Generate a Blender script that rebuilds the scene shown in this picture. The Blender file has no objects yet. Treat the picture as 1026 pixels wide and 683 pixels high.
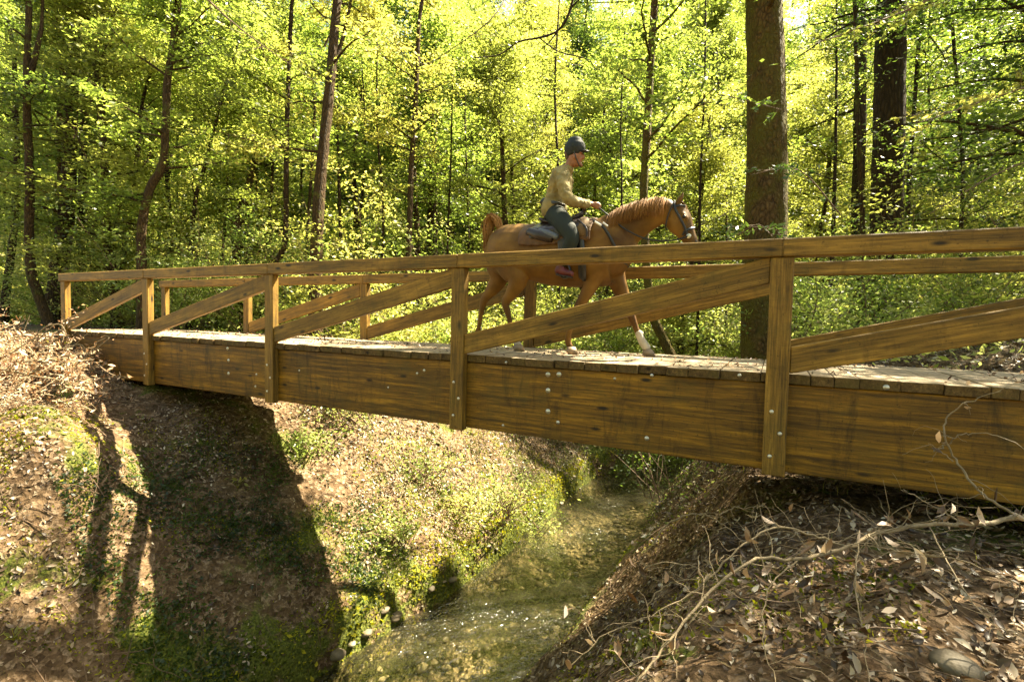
import bpy, bmesh, math, random
import numpy as np
from mathutils import Vector, Matrix, Euler, Quaternion
random.seed(7); rng = np.random.default_rng(11)
C = bpy.context.scene.collection
sc = bpy.context.scene

# ------------------------------------------------------------ camera
FPX, PITCH, ROLL, AL, CD, CH, WID, RH, BD, CX0 = 503.45, .04537, .02041, 1.08909, 4.5587, .403, 1.7236, 1.07, .795, 9.1196
BAY = 3.05
cam_loc = Vector((CX0, -CD, CH))
fw = Vector((-math.cos(AL)*math.cos(PITCH), math.sin(AL)*math.cos(PITCH), -math.sin(PITCH)))
rt = fw.cross(Vector((0, 0, 1))).normalized(); up = rt.cross(fw)
rt2 = rt*math.cos(ROLL)+up*math.sin(ROLL); up2 = -rt*math.sin(ROLL)+up*math.cos(ROLL)
cam = bpy.data.cameras.new('camera'); co = bpy.data.objects.new('camera', cam); C.objects.link(co)
co.matrix_world = Matrix(((rt2.x, up2.x, -fw.x, cam_loc.x), (rt2.y, up2.y, -fw.y, cam_loc.y), (rt2.z, up2.z, -fw.z, cam_loc.z), (0, 0, 0, 1)))
cam.sensor_width = 36; cam.lens = FPX/1026*36; cam.clip_start = .05; cam.clip_end = 3000
sc.camera = co

def ray(px, py): return fw + rt2*((px-513)/FPX) - up2*((py-341.5)/FPX)
def atY(px, py, Y):
    d = ray(px, py); return cam_loc + d*((Y-cam_loc.y)/d.y)
def atZ(px, py, z):
    d = ray(px, py); return cam_loc + d*((z-cam_loc.z)/d.z)
def atD(px, py, dep): return cam_loc + ray(px, py)*dep

# ------------------------------------------------------------ terrain
def sstep(a, b, x):
    t = np.clip((np.asarray(x, float)-a)/(b-a), 0, 1); return t*t*(3-2*t)
def vnoise(x, y, s, seed=0):
    x = np.asarray(x, float)*s+seed*17.3; y = np.asarray(y, float)*s+seed*7.7
    xi = np.floor(x); yi = np.floor(y); fx = x-xi; fy = y-yi
    fx = fx*fx*(3-2*fx); fy = fy*fy*(3-2*fy)
    def h(a, b):
        v = np.sin(a*127.1+b*311.7+seed*13.7)*43758.5453
        return v-np.floor(v)
    return (h(xi, yi)*(1-fx)+h(xi+1, yi)*fx)*(1-fy)+(h(xi, yi+1)*(1-fx)+h(xi+1, yi+1)*fx)*fy*1.0-0.5
WZ = -4.0
def s_center(Y):
    Y = np.asarray(Y, float)
    return 5.48 + .06*np.clip(Y, 0, 9) + .15*np.sin(Y*.5+.3) + .3*np.clip(Y-8.5, 0, 8)**1.5 - .3*np.clip(-3-Y, 0, 20)
def s_half(Y): return 1.03+0*np.asarray(Y, float)
MX, MY = 1.5, -1.7
def ground(X, Y):
    X = np.asarray(X, float); Y = np.asarray(Y, float)
    c = s_center(Y); hw = s_half(Y)+.16*vnoise(Y, Y*0, 1.1, 3)
    d = X-c
    dl = -d-hw
    zl = WZ-.16+.52*sstep(-.04, .16, dl+.1*vnoise(X, Y, 3.5, 16))+.68*np.clip(dl, 0, 3.4)+.22*np.clip(dl-3.4, 0, 3)
    zl = zl + .3*sstep(.6, 2.2, dl)*(vnoise(X, Y, .8, 1)+.6*vnoise(X, Y, 1.9, 2)+.25*vnoise(X, Y, 4, 15))
    zl = zl + .55*sstep(-.6, -3.6, X) + .62*np.exp(-(((X-MX)/1.0)**2+((Y-MY)/.75)**2))
    topL = -.12+.25*vnoise(X, Y, .25, 5)
    zl = np.minimum(zl, topL)
    dr = d-hw
    zr = WZ-.12+.35*sstep(-.05, .3, dr)+1.12*np.clip(dr, 0, 2.2)+.25*np.clip(dr-2.2, 0, 2)
    zr = zr + .22*sstep(.2, 1, dr)*(vnoise(X, Y, 1.1, 4)+.6*vnoise(X, Y, 2.6, 6))
    zr = zr + 1.0*sstep(2.0, 5.5, Y)*sstep(.8, 3.0, dr)
    topR = -1.08+1.05*sstep(2.0, 5.0, Y)+.9*sstep(11, 15, X)
    zr = np.minimum(zr, topR+.1*vnoise(X, Y, .9, 8))
    bed = WZ-.12-.30*(1-np.clip(np.abs(d)/hw, 0, 1)**2)+.06*vnoise(X, Y, 2.2, 9)
    z = np.where(dl > -.05, zl, np.where(dr > -.05, zr, bed))
    z = z + .035*vnoise(X, Y, 4.5, 10)*(np.abs(d) > hw+.1) + .015*vnoise(X, Y, 11, 12)
    far = sstep(15, 24, Y)
    z = z*(1-far)+far*(.1*vnoise(X, Y, .2, 13))
    farb = sstep(-14, -22, Y)
    z = z*(1-farb)+farb*(-.9)
    z = z + .05*np.clip(Y-20, 0, 90)
    return z
def gz(x, y): return float(ground(x, y))
def gnd_px(px, py, t0=1.5, t1=90):
    d = ray(px, py); t = t0
    while t < t1:
        p = cam_loc+d*t
        if p.z < gz(p.x, p.y): return p
        t += .02 if t < 15 else .1
    return cam_loc+d*t1

# ------------------------------------------------------------ object helpers
def tag(o, label=None, cat=None, group=None, kind=None):
    if label: o['label'] = label
    if cat: o['category'] = cat
    if group: o['group'] = group
    if kind: o['kind'] = kind
    return o
def empty(name, loc, label=None, cat=None, group=None):
    o = bpy.data.objects.new(name, None); C.objects.link(o); o.location = loc; o.empty_display_size = .2
    return tag(o, label, cat, group)
def link(name, me, mat, parent=None, smooth=False):
    o = bpy.data.objects.new(name, me); C.objects.link(o)
    if mat is not None:
        for m in (mat if isinstance(mat, (list, tuple)) else [mat]): me.materials.append(m)
    if smooth: me.polygons.foreach_set('use_smooth', [True]*len(me.polygons))
    if parent is not None:
        o.parent = parent; 
        r = parent
        loc = Vector((0, 0, 0))
        while r is not None: loc += r.location; r = r.parent
        o.matrix_parent_inverse = Matrix.Translation(-loc) if parent.type == 'EMPTY' else Matrix.Identity(4)
        if parent.type != 'EMPTY': o.matrix_parent_inverse = parent_world(parent).inverted()
    return o
def parent_world(o):
    m = Matrix.LocRotScale(o.location, o.rotation_euler, o.scale)
    if o.parent is not None: m = parent_world(o.parent) @ o.matrix_parent_inverse @ m
    return m
def copy_tree(o, parent=None):
    c = o.copy(); C.objects.link(c)
    if parent is not None: c.parent = parent
    for ch in [k for k in bpy.data.objects if k.parent == o and k != c]: copy_tree(ch, c)
    return c
def mesh_np(name, V, F, attr=None):
    """V (n,3), F (m,k) all k-gons; attr per-face float"""
    me = bpy.data.meshes.new(name); V = np.asarray(V, np.float32); F = np.asarray(F, np.int32)
    m, k = F.shape
    me.vertices.add(len(V)); me.vertices.foreach_set('co', V.ravel())
    me.loops.add(m*k); me.loops.foreach_set('vertex_index', F.ravel())
    me.polygons.add(m); me.polygons.foreach_set('loop_start', np.arange(0, m*k, k, dtype=np.int32))
    me.polygons.foreach_set('loop_total', np.full(m, k, np.int32))
    if attr is not None:
        a = me.attributes.new('rnd', 'FLOAT', 'FACE'); a.data.foreach_set('value', np.asarray(attr, np.float32))
    me.update(calc_edges=True); return me
def box_bm(sx, sy, sz, bev=.006, jit=0):
    bm = bmesh.new(); bmesh.ops.create_cube(bm, size=1)
    for v in bm.verts:
        v.co = Vector((v.co.x*sx+random.uniform(-jit, jit), v.co.y*sy+random.uniform(-jit, jit), v.co.z*sz+random.uniform(-jit, jit)))
    if bev: bmesh.ops.bevel(bm, geom=list(bm.edges), offset=bev, segments=1, affect='EDGES')
    return bm
def bm_link(name, bm, mat, parent=None, smooth=False, M=None):
    me = bpy.data.meshes.new(name); bm.to_mesh(me); bm.free()
    o = link(name, me, mat, parent, smooth)
    if M is not None:
        o.location = M.to_translation(); o.rotation_euler = M.to_euler()
    return o
def beam(name, p0, p1, w, h, mat, parent, bev=.006, upv=(0, 0, 1), jit=0):
    """box whose local X runs p0->p1; w along side (Y), h up"""
    p0 = Vector(p0); p1 = Vector(p1); x = (p1-p0); L = x.length; x.normalize()
    y = Vector(upv).cross(x).normalized(); z = x.cross(y)
    M = Matrix(((x.x, y.x, z.x, 0), (x.y, y.y, z.y, 0), (x.z, y.z, z.z, 0), (0, 0, 0, 1)))
    M.translation = (p0+p1)/2
    return bm_link(name, box_bm(L, w, h, bev, jit), mat, parent, M=M)

def catmull(P, n):
    P = np.asarray(P, float)
    if len(P) == 2: 
        t = np.linspace(0, 1, n+1)[:, None]; return P[0]*(1-t)+P[1]*t
    Q = np.vstack([2*P[0]-P[1], P, 2*P[-1]-P[-2]]); out = []
    for i in range(1, len(Q)-2):
        for k in range(n):
            t = k/n; a, b, c, d = Q[i-1], Q[i], Q[i+1], Q[i+2]
            out.append(.5*((2*b)+(-a+c)*t+(2*a-5*b+4*c-d)*t*t+(-a+3*b-3*c+d)*t**3))
    out.append(P[-1]); return np.array(out)
def tube_np(pts, rad, k=6, rough=0, capends=False):
    """returns V,F quads"""
    pts = np.asarray(pts, float); rad = np.asarray(rad, float); n = len(pts)
    T = np.gradient(pts, axis=0); T /= np.linalg.norm(T, axis=1)[:, None]+1e-9
    ref = np.array([0, 0, 1.]) if abs(T[0][2]) < .8 else np.array([1., 0, 0])
    A = np.cross(T, ref); A /= np.linalg.norm(A, axis=1)[:, None]+1e-9
    B = np.cross(T, A)
    th = np.arange(k)*2*np.pi/k
    rr = rad[:, None]*(1+rough*rng.uniform(-1, 1, (n, k)))
    V = pts[:, None, :]+rr[..., None]*(A[:, None, :]*np.cos(th)[None, :, None]+B[:, None, :]*np.sin(th)[None, :, None])
    i = np.arange(n-1)[:, None]*k; j = np.arange(k)[None, :]; j2 = (j+1) % k
    F = np.stack([i+j, i+j2, i+k+j2, i+k+j], -1).reshape(-1, 4)
    return V.reshape(-1, 3), F
class Acc:
    def __init__(s): s.V = []; s.F = []; s.A = []; s.n = 0
    def add(s, V, F, a=None):
        s.V.append(V); s.F.append(F+s.n); s.n += len(V)
        s.A.append(np.full(len(F), random.random()) if a is None else (np.full(len(F), a) if np.isscalar(a) else a))
    def tube(s, pts, rad, k=6, rough=0, a=None): s.add(*tube_np(pts, rad, k, rough), a)
    def mesh(s, name): return mesh_np(name, np.vstack(s.V), np.vstack(s.F), np.concatenate(s.A))

# ------------------------------------------------------------ materials
def newmat(name):
    m = bpy.data.materials.new(name); m.use_nodes = True; nt = m.node_tree
    for n in list(nt.nodes): nt.nodes.remove(n)
    out = nt.nodes.new('ShaderNodeOutputMaterial')
    return m, nt, out
def N(nt, typ, inp=None, **kw):
    n = nt.nodes.new(typ)
    for k, v in kw.items(): setattr(n, k, v)
    if inp:
        for k, v in inp.items():
            s = n.inputs[k]
            if isinstance(v, bpy.types.NodeSocket): nt.links.new(v, s)
            else: s.default_value = v
    return n
def ramp(nt, fac, stops, interp='LINEAR'):
    r = nt.nodes.new('ShaderNodeValToRGB'); r.color_ramp.interpolation = interp
    e = r.color_ramp.elements
    while len(e) < len(stops): e.new(.5)
    for el, (p, c) in zip(e, stops): el.position = p; el.color = (c[0], c[1], c[2], 1)
    nt.links.new(fac, r.inputs['Fac']); return r.outputs['Color']
def mixc(nt, fac, a, b, mode='MIX'):
    n = nt.nodes.new('ShaderNodeMix'); n.data_type = 'RGBA'; n.blend_type = mode
    for s, v in ((n.inputs[0], fac), (n.inputs[6], a), (n.inputs[7], b)):
        if isinstance(v, bpy.types.NodeSocket): nt.links.new(v, s)
        elif isinstance(v, (int, float)): s.default_value = v
        else: s.default_value = (*v, 1)
    return n.outputs[2]
def simple(name, col, rough=.7, metal=0, var=.25, scale=12, bump=.2, bscale=60, sheen=0):
    m, nt, out = newmat(name)
    tc = N(nt, 'ShaderNodeTexCoord').outputs['Object']
    n1 = N(nt, 'ShaderNodeTexNoise', {'Vector': tc, 'Scale': scale, 'Detail': 4})
    c = ramp(nt, n1.outputs['Fac'], [(.3, [x*(1-var) for x in col]), (.7, [min(1, x*(1+var)) for x in col])])
    n2 = N(nt, 'ShaderNodeTexNoise', {'Vector': tc, 'Scale': bscale, 'Detail': 3})
    b = N(nt, 'ShaderNodeBump', {'Height': n2.outputs['Fac'], 'Strength': bump, 'Distance': .01})
    p = N(nt, 'ShaderNodeBsdfPrincipled', {'Base Color': c, 'Roughness': rough, 'Metallic': metal, 'Normal': b.outputs['Normal']})
    nt.links.new(p.outputs[0], out.inputs[0]); return m
def leafmat(name, stops, trans=.5, tcol=(1.25, 1.35, .5), rough=.42, gloss=.55):
    m, nt, out = newmat(name)
    at = N(nt, 'ShaderNodeAttribute', attribute_name='rnd')
    c = ramp(nt, at.outputs['Fac'], stops)
    oi = N(nt, 'ShaderNodeObjectInfo').outputs['Random']
    c = mixc(nt, 1.0, c, ramp(nt, oi, [(0, (.72, .80, .8)), (.5, (1, 1, 1)), (1, (1.22, 1.1, 1.25))]), 'MULTIPLY')
    tc = mixc(nt, 1.0, c, tcol, 'MULTIPLY')
    p = N(nt, 'ShaderNodeBsdfPrincipled', {'Base Color': c, 'Roughness': rough, 'Specular IOR Level': gloss})
    t = N(nt, 'ShaderNodeBsdfTranslucent', {'Color': tc})
    mx = N(nt, 'ShaderNodeMixShader', {0: trans, 1: p.outputs[0], 2: t.outputs[0]})
    nt.links.new(mx.outputs[0], out.inputs[0]); return m
def barkmat(name, dark, light, scale=1.0, moss=None, mossamt=.5, zs=2.2):
    m, nt, out = newmat(name)
    tc = N(nt, 'ShaderNodeTexCoord').outputs['Object']
    mp = N(nt, 'ShaderNodeMapping', {'Vector': tc, 'Scale': (9*scale, 9*scale, zs*scale)}).outputs[0]
    n1 = N(nt, 'ShaderNodeTexNoise', {'Vector': mp, 'Scale': 2, 'Detail': 8, 'Roughness': .68, 'Distortion': .6})
    v1 = N(nt, 'ShaderNodeTexVoronoi', {'Vector': mp, 'Scale': 2.6, 'Randomness': 1}, feature='DISTANCE_TO_EDGE')
    h = N(nt, 'ShaderNodeMath', {0: n1.outputs['Fac'], 1: v1.outputs['Distance']}, operation='ADD')
    c = ramp(nt, h.outputs[0], [(.3, dark), (.62, [(a+b)/2 for a, b in zip(dark, light)]), (.95, light)])
    if moss:
        n2 = N(nt, 'ShaderNodeTexNoise', {'Vector': tc, 'Scale': 2.3, 'Detail': 6, 'Roughness': .6})
        f = ramp(nt, n2.outputs['Fac'], [(.62-.2*mossamt, (0, 0, 0)), (.72-.1*mossamt, (1, 1, 1))])
        c = mixc(nt, f, c, moss)
    b = N(nt, 'ShaderNodeBump', {'Height': h.outputs[0], 'Strength': 1.0, 'Distance': .09})
    p = N(nt, 'ShaderNodeBsdfPrincipled', {'Base Color': c, 'Roughness': .9, 'Specular IOR Level': .2, 'Normal': b.outputs['Normal']})
    nt.links.new(p.outputs[0], out.inputs[0]); return m
def woodmat(name, dark, mid, light, stain=.5, green=.3, gscale=1.0, rough=.62, dust=None, lam=False):
    """grain along local X"""
    m, nt, out = newmat(name)
    tc = N(nt, 'ShaderNodeTexCoord').outputs['Object']
    oi = N(nt, 'ShaderNodeObjectInfo').outputs['Random']
    off = N(nt, 'ShaderNodeVectorMath', {0: tc, 1: (0, 0, 0)}, operation='ADD')
    cmb = N(nt, 'ShaderNodeCombineXYZ'); mul = N(nt, 'ShaderNodeMath', {0: oi, 1: 40.0}, operation='MULTIPLY')
    nt.links.new(mul.outputs[0], cmb.inputs[0]); nt.links.new(mul.outputs[0], cmb.inputs[1]); nt.links.new(cmb.outputs[0], off.inputs[1])
    q = off.outputs[0]
    mp = N(nt, 'ShaderNodeMapping', {'Vector': q, 'Scale': (1.1*gscale, 22*gscale, 22*gscale)}).outputs[0]
    geo = N(nt, 'ShaderNodeNewGeometry')
    n1 = N(nt, 'ShaderNodeTexNoise', {'Vector': mp, 'Scale': 1.6, 'Detail': 7, 'Roughness': .62, 'Distortion': .35})
    mp2 = N(nt, 'ShaderNodeMapping', {'Vector': q, 'Scale': (.8, 6, 6)}).outputs[0]
    n2 = N(nt, 'ShaderNodeTexNoise', {'Vector': mp2, 'Scale': 1.3, 'Detail': 5, 'Roughness': .6})
    c = ramp(nt, n1.outputs['Fac'], [(.33, dark), (.5, mid), (.70, light)])
    c2 = ramp(nt, n2.outputs['Fac'], [(.3, [x*.8 for x in dark]), (.55, mid), (.75, light)])
    c = mixc(nt, .5, c, c2)
    mf_ = N(nt, 'ShaderNodeMapping', {'Vector': q, 'Scale': (3.5, 90, 90)}).outputs[0]
    nfi = N(nt, 'ShaderNodeTexNoise', {'Vector': mf_, 'Scale': 1.2, 'Detail': 5, 'Roughness': .7})
    c = mixc(nt, .8, c, ramp(nt, nfi.outputs['Fac'], [(.36, (.45, .42, .38)), (.5, (1, 1, 1)), (.66, (1.3, 1.28, 1.2))]), 'MULTIPLY')
    nsp = N(nt, 'ShaderNodeTexNoise', {'Vector': q, 'Scale': 26, 'Detail': 4, 'Roughness': .8})
    c = mixc(nt, ramp(nt, nsp.outputs['Fac'], [(.60, (0, 0, 0)), (.70, (.75, .75, .75))]), c, [x*.35 for x in dark])
    if lam:   # laminations: thin boards glued flat, each its own tone, dark checks between some
        ml = N(nt, 'ShaderNodeMapping', {'Vector': q, 'Scale': (.22, .0, 27)}).outputs[0]
        nl_ = N(nt, 'ShaderNodeTexNoise', {'Vector': ml, 'Scale': 1.0, 'Detail': 2, 'Roughness': .5})
        lf = ramp(nt, nl_.outputs['Fac'], [(.30, (.30, .30, .30)), (.45, (.85, .85, .85)), (.62, (1.35, 1.3, 1.15))])
        c = mixc(nt, .6, c, lf, 'MULTIPLY')
    # knots
    mk = N(nt, 'ShaderNodeMapping', {'Vector': q, 'Scale': (2.2, 5.0, 6.5)}).outputs[0]
    vk = N(nt, 'ShaderNodeTexVoronoi', {'Vector': mk, 'Scale': 1.0})
    kf = ramp(nt, vk.outputs['Distance'], [(.07, (1, 1, 1)), (.16, (0, 0, 0))])
    c = mixc(nt, kf, c, [x*.3 for x in dark])
    # dirt blotches and runs across the grain
    mr = N(nt, 'ShaderNodeMapping', {'Vector': q, 'Scale': (6.5, 2.5, 1.6)}).outputs[0]
    nr = N(nt, 'ShaderNodeTexNoise', {'Vector': mr, 'Scale': 1.0, 'Detail': 9, 'Roughness': .75, 'Distortion': .5})
    rf = ramp(nt, nr.outputs['Fac'], [(.52, (0, 0, 0)), (.72, (stain,)*3)])
    c = mixc(nt, rf, c, [x*.4 for x in dark])
    ng = N(nt, 'ShaderNodeTexNoise', {'Vector': q, 'Scale': 3.1, 'Detail': 6, 'Roughness': .7})
    gf = ramp(nt, ng.outputs['Fac'], [(.5, (0, 0, 0)), (.7, (green,)*3)])
    c = mixc(nt, gf, c, (.07, .055, .009))
    if dust:   # trodden dirt lies on the upward faces
        wn = N(nt, 'ShaderNodeTexNoise', {'Vector': geo.outputs['Position'], 'Scale': 2.6, 'Detail': 7, 'Roughness': .7})
        sz = N(nt, 'ShaderNodeSeparateXYZ', {0: geo.outputs['Normal']})
        ad = N(nt, 'ShaderNodeMath', {0: sz.outputs[2], 1: wn.outputs['Fac']}, operation='MULTIPLY')
        df = ramp(nt, ad.outputs[0], [(.30, (0, 0, 0)), (.46, (.92, .92, .92))])
        dc = ramp(nt, N(nt, 'ShaderNodeTexNoise', {'Vector': geo.outputs['Position'], 'Scale': 30, 'Detail': 5}).outputs['Fac'], [(.3, [x*.6 for x in dust]), (.7, dust)])
        c = mixc(nt, df, c, dc)
    nf = N(nt, 'ShaderNodeTexNoise', {'Vector': q, 'Scale': 70, 'Detail': 3})
    h = N(nt, 'ShaderNodeMath', {0: n1.outputs['Fac'], 1: nf.outputs['Fac']}, operation='ADD')
    b = N(nt, 'ShaderNodeBump', {'Height': h.outputs[0], 'Strength': .35, 'Distance': .006})
    p = N(nt, 'ShaderNodeBsdfPrincipled', {'Base Color': c, 'Roughness': rough, 'Specular IOR Level': .35, 'Normal': b.outputs['Normal']})
    nt.links.new(p.outputs[0], out.inputs[0]); return m

M = {}
M['girder'] = woodmat('girder_wood', (.030, .014, .001), (.150, .075, .004), (.42, .215, .014), stain=.9, green=.45, lam=True)
M['rail'] = woodmat('rail_wood', (.055, .030, .004), (.19, .105, .013), (.44, .25, .042), stain=.5, green=.5)
M['deck'] = woodmat('deck_wood', (.035, .02, .006), (.10, .06, .018), (.24, .15, .055), stain=.8, green=.7, rough=.85, dust=(.40, .31, .20))
M['steel'] = simple('galvanised_steel', (.55, .52, .42), .4, .8, .2, 30, .1)

# ------------------------------------------------------------ bridge
XL, XR = -3.25, 17.2
br = empty('footbridge', (XL, WID/2, -BD), 'long timber footbridge with wooden side rails crossing the ravine from left to right', 'footbridge')
GB, GT = -BD, -.083      # girder bottom/top
def girder(y, name='girder'):
    # three long timbers end to end would hide; one glulam beam with many segments so it is slightly irregular
    p = beam(name, (XL, y, (GB+GT)/2), (XR, y, (GB+GT)/2), .13, GT-GB, M['girder'], br, .008)
    return p
g_near = girder(.095); g_far = girder(WID-.095)
# inner joist ends and cross bearers
for X in np.arange(XL+.6, XR, 1.52):
    beam('cross_bearer', (X, .165, -.30), (X, WID-.165, -.30), .09, .24, M['girder'], br)
# planks
x = XL; pn = 0
while x < XR-.1 and pn < 99:
    w = random.choice([.14, .19, .19, .16, .25, .235, .31]); w = min(w, XR-x)
    o1 = random.uniform(-.02, .012); th = random.uniform(-.004, .004)
    beam('deck_plank', (x+w/2, .006+o1*1.3, -.039+th), (x+w/2, WID-.012+random.uniform(-.01, .02), -.039+th), w-random.choice([.003, .005, .009]), .077, M['deck'], br, .004, jit=.002)
    x += w; pn += 1
PW, PT = .165, .095
def pX(s): return BAY*s
near_s = [-.93, 0, 1, 2, 3, 4, 5]; far_s = near_s
RB = RH-.145
for side, ypost, ss in (('near', 0.0, near_s), ('far', WID, far_s)):
    out = -1 if side == 'near' else 1
    for i, s in enumerate(ss):
        X = pX(s)
        yc = ypost-out*.0155 if False else ypost+out*.018
        bot = -BD-.02 if s > -.5 else -.42
        lean = .0
        p = beam('post', (X, yc, bot), (X, yc, RB-.002), PW if side == 'near' else .15, PT, M['rail'], br, .007, upv=(0, 1, 0))
        if side == 'near' or True:
            for (dx, dz) in ((-.03, -.30), (.035, -.47), (-.03, -.66)):
                if s < -.5 and dz < -.35: continue
                bm = bmesh.new(); bmesh.ops.create_uvsphere(bm, u_segments=12, v_segments=6, radius=.017)
                for v in bm.verts: v.co.y *= .55
                b = bm_link('bolt', bm, M['steel'], br, True, Matrix.Translation((X+dx, yc+out*(PT/2+.001), dz)))
                b.parent = p; b.matrix_parent_inverse = parent_world(p).inverted()
        # brace to the next post
        if i+1 < len(ss):
            X2 = pX(ss[i+1]); a = Vector((X+PW/2+.002, yc-out*.006, .115)); b_ = Vector((X2-PW/2-.002, yc-out*.006, RB-.10))
            # parallelogram with vertical ends
            hh = .105; bm = bmesh.new(); L = b_.x-a.x; t = .035
            mid = (a+b_)/2; ang = math.atan2(b_.z-a.z, L)
            Mx = Matrix.Translation(mid) @ Matrix.Rotation(-ang, 4, 'Y'); Mi = Mx.inverted()
            vs = []
            for yy in (-t, t):
                for (px_, pz_) in ((a.x, a.z-hh), (b_.x, b_.z-hh), (b_.x, b_.z+hh), (a.x, a.z+hh)):
                    vs.append(bm.verts.new(Mi @ Vector((px_, mid.y+yy, pz_))))
            bm.faces.new(vs[0:4][::-1]); bm.faces.new(vs[4:8])
            for k in range(4): bm.faces.new((vs[k], vs[(k+1) % 4], vs[4+(k+1) % 4], vs[4+k]))
            bmesh.ops.recalc_face_normals(bm, faces=bm.faces)
            bmesh.ops.bevel(bm, geom=list(bm.edges), offset=.006, segments=1, affect='EDGES')
            bm_link('diagonal_brace', bm, M['rail'], br, False, Mx)
        # rail segment sitting on the posts
    for i in range(len(ss)-1):
        xa = pX(ss[i])-(.13 if i == 0 else 0); xb = pX(ss[i+1])
        beam('top_rail', (xa+.001, yc, RH-.0725+random.uniform(-.002, .002)), (xb-.001, yc, RH-.0725+random.uniform(-.002, .002)), .13, .145, M['rail'], br, .009)
# washers and bolt plates on the near girder
for (px_, py_, r) in ((549, 375, .027), (560, 375, .027), (549, 391, .027), (549, 412, .027), (653, 376, .016), (616, 379, .014), (741, 376, .016), (228, 349, .026), (229, 361, .026), (229, 374, .026),
                      (257, 375, .018), (256, 387, .018), (425, 371, .018), (418, 374, .016), (559, 423, .02), (648, 439, .022), (504, 426, .015), (888, 388, .022), (507, 363, .014), (300, 371, .013), (389, 388, .013)):
    p = atY(px_, py_, .03)
    if p.z > -.1: p = atY(px_, py_, .005)
    bm = bmesh.new(); bmesh.ops.create_cone(bm, cap_ends=True, segments=16, radius1=r, radius2=r*.9, depth=.008)
    r2 = bmesh.ops.create_cone(bm, cap_ends=True, segments=6, radius1=r*.5, radius2=r*.45, depth=.022)
    bmesh.ops.rotate(bm, verts=bm.verts, cent=(0, 0, 0), matrix=Matrix.Rotation(math.pi/2, 3, 'X'))
    o = bm_link('washer', bm, M['steel'], br, True, Matrix.Translation(p))
    o.parent = g_near; o.matrix_parent_inverse = parent_world(g_near).inverted()
# abutment timbers carrying the ends
for X in (XL+.3,):
    beam('abutment_sill', (X, -.25, GB-.13), (X, WID+.25, GB-.13), .4, .25, M['girder'], br)
# ------------------------------------------------------------ materials for horse and rider
def coatmat(name, base, dark, light):
    m, nt, out = newmat(name)
    tc = N(nt, 'ShaderNodeTexCoord').outputs['Object']
    n1 = N(nt, 'ShaderNodeTexNoise', {'Vector': tc, 'Scale': 3.5, 'Detail': 5})
    c = ramp(nt, n1.outputs['Fac'], [(.3, dark), (.5, base), (.72, light)])
    mp = N(nt, 'ShaderNodeMapping', {'Vector': tc, 'Scale': (30, 90, 120)}).outputs[0]
    n2 = N(nt, 'ShaderNodeTexNoise', {'Vector': mp, 'Scale': 1.5, 'Detail': 4})
    b = N(nt, 'ShaderNodeBump', {'Height': n2.outputs['Fac'], 'Strength': .25, 'Distance': .006})
    p = N(nt, 'ShaderNodeBsdfPrincipled', {'Base Color': c, 'Roughness': .55, 'Specular IOR Level': .22, 'Normal': b.outputs['Normal']})
    nt.links.new(p.outputs[0], out.inputs[0]); return m
M['coat'] = coatmat('chestnut_coat', (.135, .066, .011), (.068, .030, .005), (.215, .11, .02))
M['mane'] = coatmat('mane_hair', (.21, .095, .02), (.11, .045, .01), (.32, .155, .04))
M['sock'] = simple('white_sock', (.40, .36, .28), .7)
M['hoof'] = simple('hoof', (.22, .16, .1), .5)
M['leather'] = simple('dark_leather', (.02, .010, .006), .38)
M['black'] = simple('black_strap', (.012, .012, .012), .4)
M['pad'] = simple('brown_pad', (.10, .05, .02), .8)
M['blue'] = simple('blue_grey_cloth', (.09, .10, .12), .6)
M['bag'] = simple('tan_bag', (.12, .07, .025), .8)
M['whitetape'] = simple('white_tape', (.75, .72, .65), .5)
M['skin'] = simple('skin', (.26, .105, .045), .5, var=.08)
M['shirt'] = simple('khaki_shirt', (.23, .18, .07), .85, var=.35, scale=9, bump=.5, bscale=25)
M['trouser'] = simple('green_trousers', (.007, .012, .006), .8, var=.2)
M['helmet'] = simple('helmet_shell', (.005, .008, .006), .65, var=.1)
M['shoe'] = simple('red_shoe', (.085, .012, .012), .55)
M['hair'] = simple('brown_hair', (.09, .05, .03), .6)
M['eye'] = simple('dark_eye', (.01, .008, .006), .15)
M['lip'] = simple('lip', (.36, .12, .09), .5)

def oval_loft(pts, ra, rb, k=16, sub=5, lat=(0, 1, 0)):
    """closed tube; ra = radius in the plane of bending, rb = radius along lat; rounded ends"""
    P = catmull(pts, sub); t = np.linspace(0, len(pts)-1, len(P))
    A_ = np.interp(t, range(len(pts)), ra); B_ = np.interp(t, range(len(pts)), rb)
    lat = np.array(lat, float)
    T = np.gradient(P, axis=0); T /= np.linalg.norm(T, axis=1)[:, None]
    # rounded caps
    e = [.25, .6, .85]; heads = []
    for end in (0, -1):
        d = -T[0] if end == 0 else T[-1]; r = min(A_[end], B_[end])*.75
        pts_ = [(P[end]+d*r*math.sin(math.acos(f)) if False else P[end]+d*r*s, A_[end]*f, B_[end]*f, T[end]) for s, f in ((.5, .86), (.85, .55), (1.0, .12))]
        heads.append(pts_)
    rings = list(reversed(heads[0]))+[(P[i], A_[i], B_[i], T[i]) for i in range(len(P))]+heads[1]
    V = []; th = np.arange(k)*2*np.pi/k
    for c, a, b, tt in rings:
        l = lat-tt*(lat@tt); l /= np.linalg.norm(l); n = np.cross(l, tt)
        V.append(c+a*np.cos(th)[:, None]*n+b*np.sin(th)[:, None]*l)
    n = len(rings); V = np.vstack(V); F = []
    for i in range(n-1):
        for j in range(k): F.append((i*k+j, i*k+(j+1) % k, (i+1)*k+(j+1) % k, (i+1)*k+j))
    bmv = (V, F, list(range(k))[::-1], [(n-1)*k+j for j in range(k)])
    return bmv
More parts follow.
